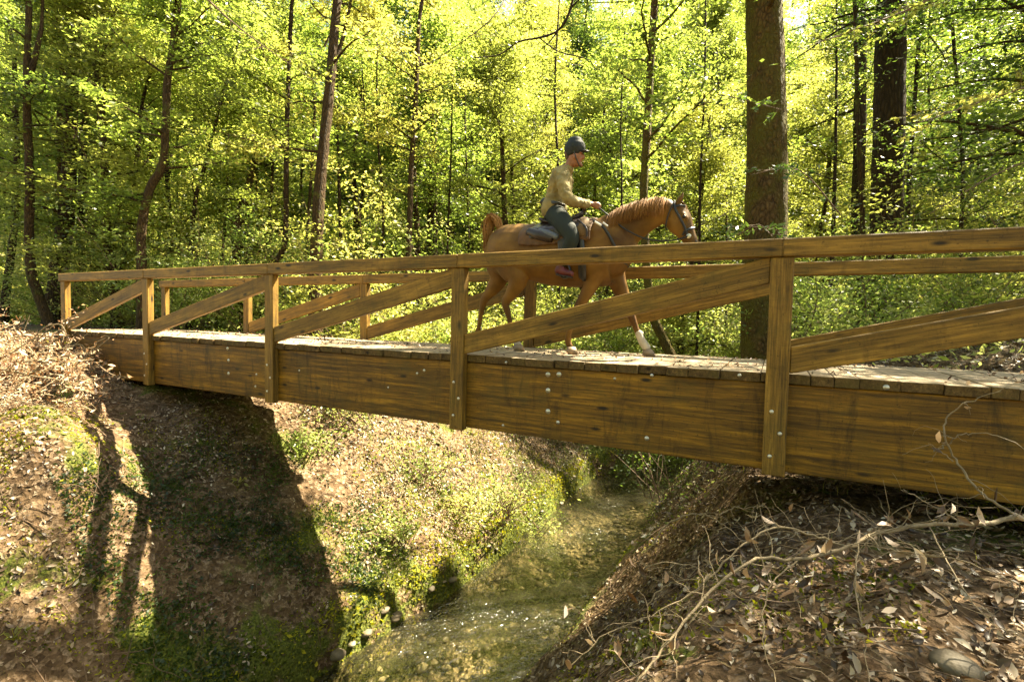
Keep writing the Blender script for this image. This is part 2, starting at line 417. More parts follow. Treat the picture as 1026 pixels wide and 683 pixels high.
def bm_from_lofts(lofts):
    bm = bmesh.new()
    for V, F, c0, c1 in lofts:
        vs = [bm.verts.new(v) for v in V]
        for f in F: bm.faces.new([vs[i] for i in f])
        bm.faces.new([vs[i] for i in c0]); bm.faces.new([vs[i] for i in c1])
    bmesh.ops.recalc_face_normals(bm, faces=bm.faces)
    return bm
def remeshed(name, lofts, voxel, smooth, mat, parent):
    """union of lofts into ONE continuous surface"""
    bm = bm_from_lofts(lofts); me = bpy.data.meshes.new('tmp'); bm.to_mesh(me); bm.free()
    o = bpy.data.objects.new('tmp', me); C.objects.link(o)
    r = o.modifiers.new('r', 'REMESH'); r.mode = 'VOXEL'; r.voxel_size = voxel
    s = o.modifiers.new('s', 'SMOOTH'); s.factor = .6; s.iterations = smooth
    dg = bpy.context.evaluated_depsgraph_get(); dg.update()
    me2 = bpy.data.meshes.new_from_object(o.evaluated_get(dg)); bpy.data.objects.remove(o)
    me2.materials.clear()
    return link(name, me2, mat, parent, True)

HY = 1.08
def hp(px, py, dy=0): return np.array(atY(px, py, HY+dy))
def rpx(px, r): # pixel radius to metres at the horse
    d = (Vector(hp(px, 300))-cam_loc).dot(fw); return r*d/FPX
horse = empty('horse', (float(hp(570, 300)[0]), HY, 0), 'chestnut saddle horse walking right across the timber bridge, tail raised', 'horse')
L_ = []
# trunk: top/bottom outline in pixels
tor = [(491, 240, 262, .10), (496, 231, 271, .19), (505, 226, 277, .245), (518, 224.5, 279, .265), (533, 225.5, 281, .275), (550, 227.5, 285, .285), (570, 228, 287.5, .285), (590, 223, 288, .27), (605, 218.5, 287, .235), (617, 219, 283, .205), (626, 230, 277, .15)]
pts = [hp(x, (a+b)/2) for x, a, b, w in tor]; L_.append(oval_loft(pts, [rpx(x, (b-a)/2) for x, a, b, w in tor], [w for *_, w in tor], k=20))
nk = [(604, 243, 24, .17), (617, 234, 22.5, .13), (632, 225, 19.5, .105), (646, 217.5, 16.5, .09), (660, 212.5, 13.5, .085), (671, 210, 11, .08)]
L_.append(oval_loft([hp(x, y) for x, y, r, w in nk], [rpx(x, r) for x, y, r, w in nk], [w for *_, w in nk], k=18))
hd = [(671, 211, 9.5, .075), (677, 216.5, 13.2, .088), (681.5, 224, 12.6, .09), (686, 231, 9.6, .068), (690, 237.5, 7.6, .056), (693, 243, 7.0, .058), (694.5, 246.5, 5.5, .052)]
L_.append(oval_loft([hp(x, y) for x, y, r, w in hd], [rpx(x, r) for x, y, r, w in hd], [w for *_, w in hd], k=16))
for dy in (-.055, .055):   # ears and brow ridges
    L_.append(oval_loft([hp(678, 206, dy*.8), hp(681.5, 199.5, dy), hp(685, 192.5, dy*1.05)], [.036, .034, .010], [.02, .022, .008], k=8))
    L_.append(oval_loft([hp(684, 213.5, dy*1.4), hp(688, 219, dy*1.35)], [.022, .018], [.016, .014], k=8))
def leg(pp, dy, rs, rbs=None):
    L_.append(oval_loft([hp(x, y, dy*(1 if i > 1 else .8)) for i, (x, y) in enumerate(pp)], rs, rbs or [r*.85 for r in rs], k=14))
DN, DF = -.14, .14
# hind near, hind far, fore near, fore far
leg([(505, 250), (514, 268), (519, 281), (511, 296), (506.5, 303), (510, 318), (513.5, 334), (517, 341), (519, 345)], DN, [.23, .2, .13, .075, .058, .034, .033, .04, .038], [.13, .12, .09, .055, .04, .030, .03, .034, .034])
leg([(501, 250), (500, 268), (499, 281), (490, 294), (485, 301), (482, 314), (480, 327), (478, 333), (479, 338)], DF, [.22, .19, .13, .078, .058, .035, .032, .036, .034], [.12, .11, .08, .055, .04, .030, .03, .034, .034])
leg([(600, 262), (594, 281), (585.5, 298), (576, 315.5), (571, 330), (569, 341), (571, 347)], DN, [.16, .105, .068, .056, .035, .040, .038], [.11, .085, .06, .048, .032, .036, .036])
leg([(612, 262), (618, 281), (626, 300), (631, 312), (637, 328), (643, 341), (647, 347.5)], DF, [.16, .11, .07, .056, .036, .040, .038], [.11, .085, .06, .048, .032, .036, .036])
body = remeshed('body', L_, .014, 5, M['coat'], horse)
# hooves and socks
def hoof(px, py, dy, dx, tilt=0):
    p = Vector(hp(px, py, dy)); bm = bmesh.new()
    bmesh.ops.create_cone(bm, cap_ends=True, segments=18, radius1=.066, radius2=.048, depth=.085)
    for v in bm.verts:
        v.co.x *= 1.15
        if v.co.z > 0: v.co.x -= .02
    bmesh.ops.bevel(bm, geom=list(bm.edges), offset=.006, segments=2, affect='EDGES')
    z = .043 if not tilt else p.z-.05
    return bm_link('hoof', bm, M['hoof'], horse, True, Matrix.Translation((p.x+dx, p.y, z)) @ Matrix.Rotation(tilt, 4, 'Y'))
hoof(519, 346, DN, .02); hoof(480, 338, DF, .0, .9); hoof(572, 347, DN, .02); hoof(648, 347, DF, .03)
remeshed('sock', [oval_loft([hp(639.5, 333, DF), hp(643, 341, DF), hp(648, 348.5, DF)], [.041, .046, .05], [.038, .042, .046], k=12)], .009, 2, M['sock'], horse)
remeshed('sock', [oval_loft([hp(513.3, 333, DN), hp(517, 341, DN), hp(519, 345.5, DN)], [.038, .045, .047], [.036, .04, .042], k=12)], .009, 2, M['sock'], horse)
# hair: strands bundled
def strands(name, roots, n, mat, parent, spread, r0=.006, k=4):
    acc = Acc()
    for i in range(n):
        u = random.random()*(len(roots)-1.001); a = int(u); f = u-a
        pth = np.array([np.array(p)*(1-f)+np.array(q)*f for p, q in zip(roots[a], roots[a+1])])
        off = rng.normal(0, 1, 3)*spread
        m = len(pth); w = np.linspace(.3, 1, m)[:, None]
        pp = catmull(pth+off*w+rng.normal(0, spread*.25, (m, 3)), 4)
        acc.tube(pp, np.interp(np.linspace(0, 1, len(pp)), [0, .6, 1], [r0, r0*.9, r0*.2]), k)
    return link(name, acc.mesh(name), mat, parent, True)
tl = [(501, 228), (498.5, 220), (494, 217), (490.5, 221), (489.5, 230), (490.5, 241), (490, 252)]
strands('tail', [[hp(x-2, y, -.03) for x, y in tl], [hp(x+1, y+1.5, .03) for x, y in tl]], 620, M['mane'], horse, .03, .0055)
roots = []
for x, y in ((612, 214), (625, 206.5), (640, 201.5), (655, 198.5), (668, 198)):
    roots.append([hp(x, y+1.5, 0), hp(x-1, y+1.5, -.07), hp(x-3, y+9, -.135), hp(x-4, y+17, -.14)])
strands('mane', roots, 520, M['mane'], horse, .02, .0035)
strands('forelock', [[hp(679, 200, d), hp(685, 204, d), hp(689, 212, d)] for d in (-.03, .03)], 50, M['mane'], horse, .008, .003)
for dy in (-.088, .088):
    bm = bmesh.new(); bmesh.ops.create_uvsphere(bm, u_segments=12, v_segments=8, radius=.02)
    bm_link('eye', bm, M['eye'], horse, True, Matrix.Translation(Vector(hp(685.5, 217, dy*.88))))
    bm = bmesh.new(); bmesh.ops.create_uvsphere(bm, u_segments=10, v_segments=8, radius=.013)
    bm_link('nostril', bm, M['eye'], horse, True, Matrix.Translation(Vector(hp(697.5, 242, dy*.5))))
# tack
def strap(name, pts, w, mat, parent, t=.004, sub=6, lat=(0, 1, 0)):
    P = catmull(np.array(pts), sub); acc = Acc(); lat = np.array(lat, float)
    T = np.gradient(P, axis=0); T /= np.linalg.norm(T, axis=1)[:, None]+1e-9
    # flat strap: width across the travel direction in XZ, thickness along lat
    W = np.cross(lat, T); W /= np.linalg.norm(W, axis=1)[:, None]+1e-9
    n = len(P); V = np.stack([P-W*w/2-lat*t, P+W*w/2-lat*t, P+W*w/2+lat*t, P-W*w/2+lat*t], 1).reshape(-1, 3)
    i = np.arange(n-1)[:, None]*4; j = np.arange(4)[None, :]
    F = np.stack([i+j, i+(j+1) % 4, i+4+(j+1) % 4, i+4+j], -1).reshape(-1, 4)
    acc.add(V, F); acc.add(V[[0, 1, 2, 3]], np.array([[0, 1, 2, 3]])); acc.add(V[-4:], np.array([[3, 2, 1, 0]]))
    return link(name, acc.mesh(name), mat, parent)
bridle = strap('bridle', [hp(675.5, 200.5, -.05), hp(676, 208, -.092), hp(681, 218, -.103), hp(686, 228, -.088), hp(689, 238, -.068)], .024, M['black'], horse)
strap('cheek_strap', [hp(675.5, 200.5, .05), hp(676, 208, .092), hp(681, 218, .103), hp(686, 228, .088), hp(689, 238, .068)], .024, M['black'], horse)
strap('noseband', [hp(683, 238, -.03), hp(686, 232.5, -.078), hp(692, 229, -.07), hp(696.5, 228, -.015)], .026, M['black'], horse)
strap('browband', [hp(677, 207, -.092), hp(682, 205.5, -.085), hp(687, 206.5, -.03)], .02, M['black'], horse)
strap('throat_latch', [hp(675, 203, -.085), hp(670, 214, -.1), hp(667, 226, -.085), hp(668, 231, -.03)], .014, M['black'], horse)
bm = bmesh.new(); bmesh.ops.create_uvsphere(bm, u_segments=14, v_segments=8, radius=.026)
for v in bm.verts: v.co.y *= .35
bm_link('bit_ring', bm, M['steel'], horse, True, Matrix.Translation(Vector(hp(690, 236.5, -.075))))
for sg in (-1, 1):
    acc = Acc(); P = catmull(np.array([hp(598, 206.5, -.05+.03*(sg+1)), hp(611, 217, sg*.10), hp(624, 228, sg*.145), hp(642, 237.5, sg*.13), hp(658, 241, sg*.1), hp(676, 240.5, sg*.085), hp(690, 236.5, sg*.075)]), 8)
    acc.tube(P, np.full(len(P), .0095), 6); link('rein', acc.mesh('rein'), M['black'], horse, True)
def shell(name, secs, mat, parent, th=.02, voxel=.01, sm=3):
    """curved sheet draped across the back; secs: list over x of [(y,z)...] lateral profile"""
    return remeshed(name, [oval_loft([np.array((x, HY+y, z)) for (y, z) in prof], [wx]*len(prof), [th]*len(prof), k=10, lat=(0, 0, 1)) for x, prof, wx in secs], voxel, sm, mat, parent)
def drape(x0, x1, ztop, drop, n, wy):
    out = []
    for i in range(n):
        x = x0+(x1-x0)*i/(n-1); zt = ztop(x)
        out.append((x, [(-wy-.015, zt-drop), (-wy, zt-drop*.55), (-wy*.62, zt-.055), (0, zt+.012), (wy*.62, zt-.055), (wy, zt-drop*.55), (wy+.015, zt-drop)], (x1-x0)/(n-1)*.75))
    return out
xa = float(hp(527, 240)[0]); xb = float(hp(561, 240)[0]); xc = float(hp(598, 240)[0])
zt = lambda x: float(np.interp(x, [xa, float(hp(550, 0)[0]), float(hp(585, 0)[0]), xc], [hp(527, 226)[2], hp(550, 227)[2], hp(585, 223)[2], hp(598, 220)[2]]))
saddle = shell('saddle_pad', drape(xa+.1, xc-.05, zt, .26, 9, .272), M['pad'], horse, .016)
shell('saddle_skirt', drape(xb-.22, xc-.14, lambda x: zt(x)+.03, .21, 8, .275), M['leather'], saddle, .018)
# seat with cantle and pommel
def sp_(px, py, dy=0): return hp(px, py, dy)
remeshed('saddle_seat', [oval_loft([sp_(545, 221), sp_(552, 224), sp_(565, 224.5), sp_(577, 220), sp_(583, 214)], [.03, .045, .05, .045, .025], [.16, .17, .15, .12, .07], k=14),
                         oval_loft([sp_(583, 215), sp_(586, 209)], [.018, .026], [.018, .03], k=8)], .01, 3, M['leather'], saddle)
for sg in (-1, 1):
    remeshed('saddle_flap', [oval_loft([hp(570, 226, sg*.19), hp(568, 238, sg*.285), hp(566, 255, sg*.305)], [.12, .13, .085], [.014]*3, k=12)], .009, 2, M['leather'], saddle)
    remeshed('stirrup', [oval_loft([hp(567.5, 252, sg*.315), hp(565.5, 264, sg*.325)], [.02, .016], [.008, .008], k=8), oval_loft([hp(559.5, 274, sg*.33), hp(560, 266, sg*.33), hp(565.5, 262.5, sg*.33), hp(570.5, 267, sg*.33), hp(571, 275.5, sg*.33), hp(565, 278.5, sg*.33), hp(559.5, 274, sg*.33)], [.010]*7, [.035]*7, k=8)], .007, 1, M['black'], saddle)
    # rear saddle bag under the blue-grey roll, front bag
    remeshed('saddle_bag', [oval_loft([hp(530, 232, sg*.27), hp(540, 235.5, sg*.30), hp(552, 239, sg*.305)], [.05, .06, .05], [.04, .05, .045], k=12)], .01, 3, M['leather'], horse)
    remeshed('cloth_roll', [oval_loft([hp(541, 231, sg*.27), hp(549, 234, sg*.3), hp(558, 237.5, sg*.305)], [.03, .042, .035], [.035, .045, .04], k=12)], .009, 2, M['blue'], horse)
    remeshed('pommel_bag', [oval_loft([hp(584, 221, sg*.20), hp(584, 229, sg*.26), hp(583, 235, sg*.275)], [.075, .095, .075], [.045, .06, .045], k=12)], .01, 3, M['bag'], horse)
    strap('bag_strap', [hp(579, 220, sg*.255), hp(587, 228, sg*.325), hp(588, 237, sg*.33)], .022, M['leather'], horse)
    strap('breast_strap', [hp(594, 221, sg*.245), hp(602, 225, sg*.25), hp(609, 234, sg*.235), hp(616, 247, sg*.21), hp(625, 262, sg*.12), hp(629, 268, 0)], .03, M['black'], horse)
    strap('strap_tape', [hp(596, 222, sg*.256), hp(602.5, 226, sg*.262)], .022, M['whitetape'], horse)
    strap('strap_tape', [hp(604, 223, sg*.235), hp(609, 226.5, sg*.235)], .02, M['whitetape'], horse)
    strap('girth', [hp(581, 240, sg*.292), hp(583, 262, sg*.285), hp(583.5, 278, sg*.2), hp(584, 288.5, 0)], .09, M['black'], horse, .006)

# ------------------------------------------------------------ rider
rider = empty('person', (float(hp(560, 220)[0]), HY, float(hp(560, 222)[2])), 'rider in khaki shirt, dark helmet and green trousers on the chestnut horse', 'person')
def R(px, py, dy=0): return hp(px, py, dy)
B_ = []
B_.append(oval_loft([R(557, 217), R(556.5, 208), R(558.5, 198), R(561.5, 186), R(564, 175), R(567, 170)], [.115, .112, .105, .125, .105, .06], [.175, .165, .15, .175, .185, .12], k=18))
B_.append(oval_loft([R(567, 172), R(570.5, 166), R(573, 160)], [.062, .056, .055], [.062, .056, .054], k=12))
# head: cranium and face
B_.append(oval_loft([R(576.8, 164.5), R(577, 159), R(576.5, 152), R(575.5, 146)], [.062, .088, .098, .085], [.05, .066, .076, .07], k=16))
B_.append(oval_loft([R(582, 151.5), R(584.6, 156.8), R(583.6, 159.4)], [.014, .019, .014], [.014, .018, .018], k=8))   # nose
B_.append(oval_loft([R(580.5, 163.5), R(582.6, 166)], [.022, .02], [.03, .022], k=8))      # chin
for sg in (-1, 1):
    B_.append(oval_loft([R(575.5, 154, sg*.078), R(575.5, 158.5, sg*.076)], [.018, .012], [.008, .008], k=8))    # ear
    B_.append(oval_loft([R(582.8, 152.2, sg*.032), R(582.2, 152.6, sg*.05)], [.01, .008], [.012, .01], k=6))
    # arms: shoulder, elbow, wrist
    B_.append(oval_loft([R(564, 173.5, sg*.17), R(565, 186, sg*.235), R(570.5, 199, sg*.245), R(581, 203, sg*.18), R(592.5, 204.5, sg*.085)], [.07, .058, .047, .04, .029], [.065, .055, .045, .036, .025], k=12))
    # palm and fingers closed on the rein
    w = R(593, 204.6, sg*.08)
    B_.append(oval_loft([w, R(596, 205.5, sg*.065), R(598.5, 206.5, sg*.06)], [.028, .038, .040], [.016, .018, .016], k=10))
    for f in range(4):
        yy = sg*(.062); dz = .9*(f-1.5)*1.9
        B_.append(oval_loft([R(598.3, 206.4+dz*.8, yy), R(601.2-.2*abs(f-1), 207+dz*.9, yy-sg*.004), R(601.6-.3*abs(f-1), 207.6+dz*.9, yy-sg*.03), R(599.2, 207.6+dz*.85, yy-sg*.042)], [.0095, .0095, .009, .008], [.0095, .0095, .009, .008], k=8, sub=3))
    B_.append(oval_loft([R(595.5, 204.3, sg*.055), R(598, 203, sg*.04), R(600.6, 204, sg*.03)], [.012, .011, .009], [.012, .011, .009], k=8, sub=3))
    # legs
    B_.append(oval_loft([R(556, 214, sg*.10), R(564, 224, sg*.235), R(572.5, 237, sg*.335), R(568.5, 251, sg*.335), R(564, 266, sg*.33)], [.115, .105, .072, .066, .042], [.10, .085, .062, .055, .038], k=14))
    B_.append(oval_loft([R(560, 269.5, sg*.33), R(565, 272, sg*.33), R(571, 273.5, sg*.335)], [.036, .034, .024], [.034, .04, .032], k=10))
pbody = remeshed('body', B_, .0075, 2, M['skin'], rider)
# clothing follows the body
S_ = [oval_loft([R(556.5, 210), R(556.5, 204), R(558.5, 196), R(561.3, 186), R(563.8, 176), R(566.5, 171.2)], [.135, .125, .125, .138, .118, .078], [.19, .178, .168, .19, .198, .14], k=20)]
S_.append(oval_loft([R(567, 172.5), R(570, 168.5)], [.072, .066], [.078, .066], k=12))
for sg in (-1, 1):
    S_.append(oval_loft([R(564, 173.8, sg*.165), R(564.3, 186, sg*.235), R(569.5, 199, sg*.248), R(580, 203.2, sg*.185), R(589.5, 204.3, sg*.105)], [.083, .077, .068, .06, .046], [.078, .07, .062, .054, .042], k=14))
shirt = remeshed('shirt', S_, .009, 2, M['shirt'], rider)
dm = bpy.data.textures.new('folds', 'CLOUDS'); dm.noise_scale = .055
dmod = shirt.modifiers.new('folds', 'DISPLACE'); dmod.texture = dm; dmod.strength = .034
remeshed('shirt_tail', [oval_loft([R(556, 206), R(554.5, 213)], [.145, .148], [.2, .2], k=18)], .01, 2, M['shirt'], rider)
remeshed('belt_bag', [oval_loft([R(546, 203.5, dy), R(547, 201.5, dy*1.0)], [.06, .05], [.09, .08], k=10) for dy in (-.02, .04)]+[oval_loft([R(548, 202, -.12), R(556, 203, -.2), R(566, 206, -.15)], [.022]*3, [.012]*3, k=8)], .009, 2, M['black'], rider)
T_ = [oval_loft([R(557, 219), R(556.5, 211)], [.13, .125], [.19, .18], k=18)]
for sg in (-1, 1):
    T_.append(oval_loft([R(556, 214.5, sg*.105), R(564, 224, sg*.24), R(573, 237, sg*.338), R(569, 250, sg*.338), R(564.4, 264, sg*.333)], [.128, .12, .086, .078, .06], [.112, .097, .075, .067, .054], k=16))
remeshed('trousers', T_, .01, 3, M['trouser'], rider)
for sg in (-1, 1):
    sh = remeshed('shoe', [oval_loft([R(559, 270, sg*.33), R(565, 272.5, sg*.33), R(572.5, 274.3, sg*.337)], [.05, .047, .034], [.044, .05, .042], k=12), oval_loft([R(562.5, 265.5, sg*.33), R(561.5, 270, sg*.33)], [.05, .05], [.045, .045], k=12)], .008, 3, M['shoe'], rider)
    beam('sole', Vector(R(558, 275.2, sg*.33)), Vector(R(573, 278, sg*.335)), .085, .018, M['black'], rider, .005)
# helmet
hm = remeshed('helmet', [oval_loft([R(575.8, 152.2), R(575.9, 149), R(576, 145), R(576.1, 142.5)], [.118, .127, .120, .10], [.097, .104, .098, .085], k=20)], .0075, 2, M['helmet'], rider)
remeshed('visor', [oval_loft([R(583, 151, -.06), R(588, 151.8, 0), R(583, 151, .06)], [.012]*3, [.035]*3, k=8, lat=(1, 0, 0))], .006, 1, M['black'], hm)
remeshed('hair', [oval_loft([R(568.6, 153), R(569.3, 158.5)], [.04, .03], [.062, .05], k=10)], .007, 2, M['hair'], rider)
strap('chin_strap', [R(575, 151, -.083), R(577.5, 159, -.073), R(581, 167, -.03), R(581.5, 168, 0)], .012, M['black'], hm)
for sg in (-1, 1):
    bm = bmesh.new(); bmesh.ops.create_uvsphere(bm, u_segments=10, v_segments=8, radius=.010)
    bm_link('eye', bm, M['eye'], rider, True, Matrix.Translation(Vector(R(584.2, 153.8, sg*.03))))
remeshed('mouth', [oval_loft([R(583.9, 162.2, -.022), R(584.5, 162, 0), R(583.9, 162.2, .022)], [.005]*3, [.006]*3, k=6, lat=(1, 0, 0))], .003, 1, M['lip'], rider)
# ------------------------------------------------------------ ground mesh
def groundmat():
    m, nt, out = newmat('forest_soil')
    geo = N(nt, 'ShaderNodeNewGeometry'); pos = geo.outputs['Position']
    sep = N(nt, 'ShaderNodeSeparateXYZ', {0: pos})
    n1 = N(nt, 'ShaderNodeTexNoise', {'Vector': pos, 'Scale': 1.4, 'Detail': 8, 'Roughness': .65})
    n2 = N(nt, 'ShaderNodeTexVoronoi', {'Vector': pos, 'Scale': 19.0, 'Randomness': 1})
    n3 = N(nt, 'ShaderNodeTexNoise', {'Vector': pos, 'Scale': 38, 'Detail': 4})
    soil = ramp(nt, n1.outputs['Fac'], [(.3, (.035, .02, .010)), (.5, (.075, .045, .02)), (.7, (.15, .095, .05))])
    lit = ramp(nt, n2.outputs['Color'], [(.2, (.045, .026, .012)), (.55, (.15, .095, .05)), (.85, (.33, .235, .15))])
    f = ramp(nt, n3.outputs['Fac'], [(.4, (.2, .2, .2)), (.62, (.85, .85, .85))])
    c = mixc(nt, f, soil, lit)
    n4 = N(nt, 'ShaderNodeTexNoise', {'Vector': pos, 'Scale': 1.15, 'Detail': 7, 'Roughness': .7, 'Distortion': .4})
    # moss likes the low damp bank: threshold eases towards the water
    wet = N(nt, 'ShaderNodeMapRange', {'Value': sep.outputs[2], 'From Min': -3.95, 'From Max': -2.7, 'To Min': .16, 'To Max': 0.0})
    s = N(nt, 'ShaderNodeMath', {0: n4.outputs['Fac'], 1: wet.outputs[0]}, operation='ADD')
    mf = ramp(nt, s.outputs[0], [(.54, (0, 0, 0)), (.62, (.9, .9, .9))])
    mc = ramp(nt, n3.outputs['Fac'], [(.35, (.03, .045, .006)), (.6, (.11, .13, .016)), (.75, (.2, .19, .03))])
    c = mixc(nt, mf, c, mc)
    # bed of the creek: tan sand and pebbles
    bd = ramp(nt, n2.outputs['Color'], [(.2, (.10, .085, .045)), (.8, (.36, .29, .18))])
    bn = ramp(nt, n4.outputs['Fac'], [(.46, (.16, .20, .10)), (.55, (1, 1, 1))])
    bd = mixc(nt, 1.0, bd, bn, 'MULTIPLY')
    bf = N(nt, 'ShaderNodeMapRange', {'Value': sep.outputs[2], 'From Min': -4.07, 'From Max': -4.0, 'To Min': 1.0, 'To Max': 0.0})
    c = mixc(nt, bf.outputs[0], c, bd)
    h = N(nt, 'ShaderNodeMath', {0: n2.outputs['Distance'], 1: n3.outputs['Fac']}, operation='ADD')
    b = N(nt, 'ShaderNodeBump', {'Height': h.outputs[0], 'Strength': .8, 'Distance': .03})
    p = N(nt, 'ShaderNodeBsdfPrincipled', {'Base Color': c, 'Roughness': .9, 'Specular IOR Level': .2, 'Normal': b.outputs['Normal']})
    nt.links.new(p.outputs[0], out.inputs[0]); return m
M['ground'] = groundmat()
def axis(segs):
    out = []
    for a, b, s in segs: out += list(np.arange(a, b-1e-6, s))
    return np.array(out+[segs[-1][1]])
xs = axis([(-900, -200, 100), (-200, -60, 10), (-60, -20, 2), (-20, -4, .5), (-4, 14, .07), (14, 22, .5), (22, 60, 2), (60, 200, 10), (200, 900, 100)])
ys = axis([(-900, -100, 100), (-100, -20, 8), (-20, -6, 1), (-6, 7, .07), (7, 16, .2), (16, 40, 1), (40, 120, 4), (120, 900, 60)])
X, Y = np.meshgrid(xs, ys); Z = ground(X, Y)
Z = Z+(.05*vnoise(X, Y, 9, 20)+.05*vnoise(X, Y, 5, 21))*((X > -4) & (X < 14) & (Y > -6) & (Y < 7))
n = len(xs); V = np.stack([X, Y, Z], -1).reshape(-1, 3)
i = np.arange(len(ys)-1)[:, None]*n; j = np.arange(n-1)[None, :]
F = np.stack([i+j, i+j+1, i+n+j+1, i+n+j], -1).reshape(-1, 4)
go = link('ground', mesh_np('ground', V, F), M['ground'], None, True); tag(go, kind='structure')

# water
def watermat():
    m, nt, out = newmat('creek_water')
    pos = N(nt, 'ShaderNodeNewGeometry').outputs['Position']
    mp = N(nt, 'ShaderNodeMapping', {'Vector': pos, 'Scale': (1, .55, 1)}).outputs[0]
    a = N(nt, 'ShaderNodeTexNoise', {'Vector': mp, 'Scale': 7, 'Detail': 3, 'Distortion': .8})
    c = N(nt, 'ShaderNodeTexNoise', {'Vector': mp, 'Scale': 30, 'Detail': 2})
    # riffles: shallow broken water in patches
    rn = N(nt, 'ShaderNodeTexNoise', {'Vector': pos, 'Scale': .9, 'Detail': 3})
    rm = N(nt, 'ShaderNodeMapRange', {'Value': rn.outputs['Fac'], 'From Min': .44, 'From Max': .62, 'To Min': .15, 'To Max': .8})
    cm = N(nt, 'ShaderNodeMath', {0: c.outputs['Fac'], 1: rm.outputs[0]}, operation='MULTIPLY')
    h = N(nt, 'ShaderNodeMath', {0: a.outputs['Fac'], 1: cm.outputs[0]}, operation='ADD')
    b = N(nt, 'ShaderNodeBump', {'Height': h.outputs[0], 'Strength': .75, 'Distance': .048})
    fr = N(nt, 'ShaderNodeFresnel', {'IOR': 1.65, 'Normal': b.outputs['Normal']})
    tr = N(nt, 'ShaderNodeBsdfTransparent', {'Color': (.78, .75, .60, 1)})
    gl = N(nt, 'ShaderNodeBsdfGlossy', {'Color': (1, 1, 1, 1), 'Roughness': .09, 'Normal': b.outputs['Normal']})
    df = N(nt, 'ShaderNodeBsdfDiffuse', {'Color': (.22, .20, .11, 1)})   # fine silt in the water
    m1 = N(nt, 'ShaderNodeMixShader', {0: .06, 1: tr.outputs[0], 2: df.outputs[0]})
    mx = N(nt, 'ShaderNodeMixShader', {0: fr.outputs[0], 1: m1.outputs[0], 2: gl.outputs[0]})
    nt.links.new(mx.outputs[0], out.inputs[0]); return m
M['water'] = watermat()
yy = np.arange(-22, 20, .5); cc = s_center(yy); V = []; 
for y, c in zip(yy, cc): V += [(c-1.6, y, WZ), (c+1.6, y, WZ)]
i = np.arange(len(yy)-1)*2; F = np.stack([i, i+1, i+3, i+2], -1)
wo = link('stream_water', mesh_np('stream_water', V, F), M['water'], None, True); tag(wo, kind='structure')

# ------------------------------------------------------------ leaves
G = lambda *c: c
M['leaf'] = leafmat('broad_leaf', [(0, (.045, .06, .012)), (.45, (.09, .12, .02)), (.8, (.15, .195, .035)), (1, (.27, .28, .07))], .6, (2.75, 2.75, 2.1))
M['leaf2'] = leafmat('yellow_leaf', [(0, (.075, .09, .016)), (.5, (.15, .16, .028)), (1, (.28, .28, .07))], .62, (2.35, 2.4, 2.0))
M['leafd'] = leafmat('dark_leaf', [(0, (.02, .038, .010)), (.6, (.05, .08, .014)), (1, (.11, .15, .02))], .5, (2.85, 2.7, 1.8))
M['leafb'] = leafmat('bay_leaf', [(0, (.05, .08, .035)), (.6, (.09, .13, .05)), (1, (.16, .21, .08))], .4, (1.4, 1.6, .5), .4, .4)
M['leafs'] = leafmat('shrub_leaf', [(0, (.07, .11, .02)), (.5, (.17, .21, .045)), (1, (.38, .38, .13))], .55, (2.35, 2.4, 2.0), .35, .45)
M['needle'] = leafmat('conifer_leaf', [(0, (.015, .03, .012)), (.6, (.035, .06, .016)), (1, (.07, .10, .02))], .45, (2.8, 2.8, .8))
M['litter'] = leafmat('dry_leaf', [(0, (.022, .011, .004)), (.35, (.075, .042, .018)), (.62, (.20, .13, .07)), (.85, (.44, .34, .23)), (1, (.66, .58, .46))], .18, (1.3, 1.1, .7), .45, .5)
M['bush_dead'] = leafmat('dead_brush_leaf', [(0, (.09, .04, .015)), (.4, (.26, .16, .08)), (.75, (.46, .35, .22)), (1, (.62, .52, .38))], .3, (1.3, 1.05, .7), .5, .4)
M['moss'] = leafmat('moss', [(0, (.04, .055, .005)), (.5, (.15, .17, .012)), (1, (.36, .34, .03))], .4, (1.6, 1.6, .5), .8, .1)
M['grass'] = leafmat('grass_blade', [(0, (.10, .13, .02)), (.6, (.22, .24, .04)), (1, (.42, .38, .12))], .5, (1.5, 1.5, .7))
M['bark'] = barkmat('brown_bark', (.012, .008, .004), (.11, .066, .027), 1, (.10, .105, .02), .35)
M['barkm'] = barkmat('mossy_bark', (.006, .004, .002), (.17, .10, .035), .8, (.10, .085, .012), 1.3, zs=4.5)
M['barkd'] = barkmat('dark_bark', (.008, .005, .003), (.065, .040, .016), .6)
M['twig'] = simple('bare_twig', (.19, .14, .075), .75, 0, .35, 20, .5, 120)
M['twigd'] = simple('brown_twig', (.13, .08, .045), .8, 0, .4, 20, .5, 120)
M['stone'] = simple('creek_stone', (.11, .085, .05), .7, 0, .4, 8, .6, 30)

def leaf_quads(P, size, flat=.6, aspect=.42, droop=.25, svar=.5, dirs=None):
    """rhombic leaves (folded on the midrib would double the faces): returns V,F"""
    n = len(P); P = np.asarray(P, float)
    a = rng.normal(0, 1, (n, 3)) if dirs is None else dirs+rng.normal(0, .45, (n, 3)); a[:, 2] = a[:, 2]*(1-flat)-droop
    a /= np.linalg.norm(a, axis=1)[:, None]
    nn = rng.normal(0, 1, (n, 3))*(1-flat*.6); nn[:, 2] += flat*1.2
    b = np.cross(a, nn); b /= np.linalg.norm(b, axis=1)[:, None]+1e-9
    s = size*(1+svar*rng.uniform(-1, 1, n))[:, None]/2
    nrm = np.cross(a, b)
    V = np.stack([P-a*s, P+b*s*aspect+nrm*s*.12-a*s*.1, P+a*s, P-b*s*aspect+nrm*s*.12-a*s*.1], 1).reshape(-1, 3)
    F = np.arange(4*n, dtype=np.int32).reshape(-1, 4); return V, F
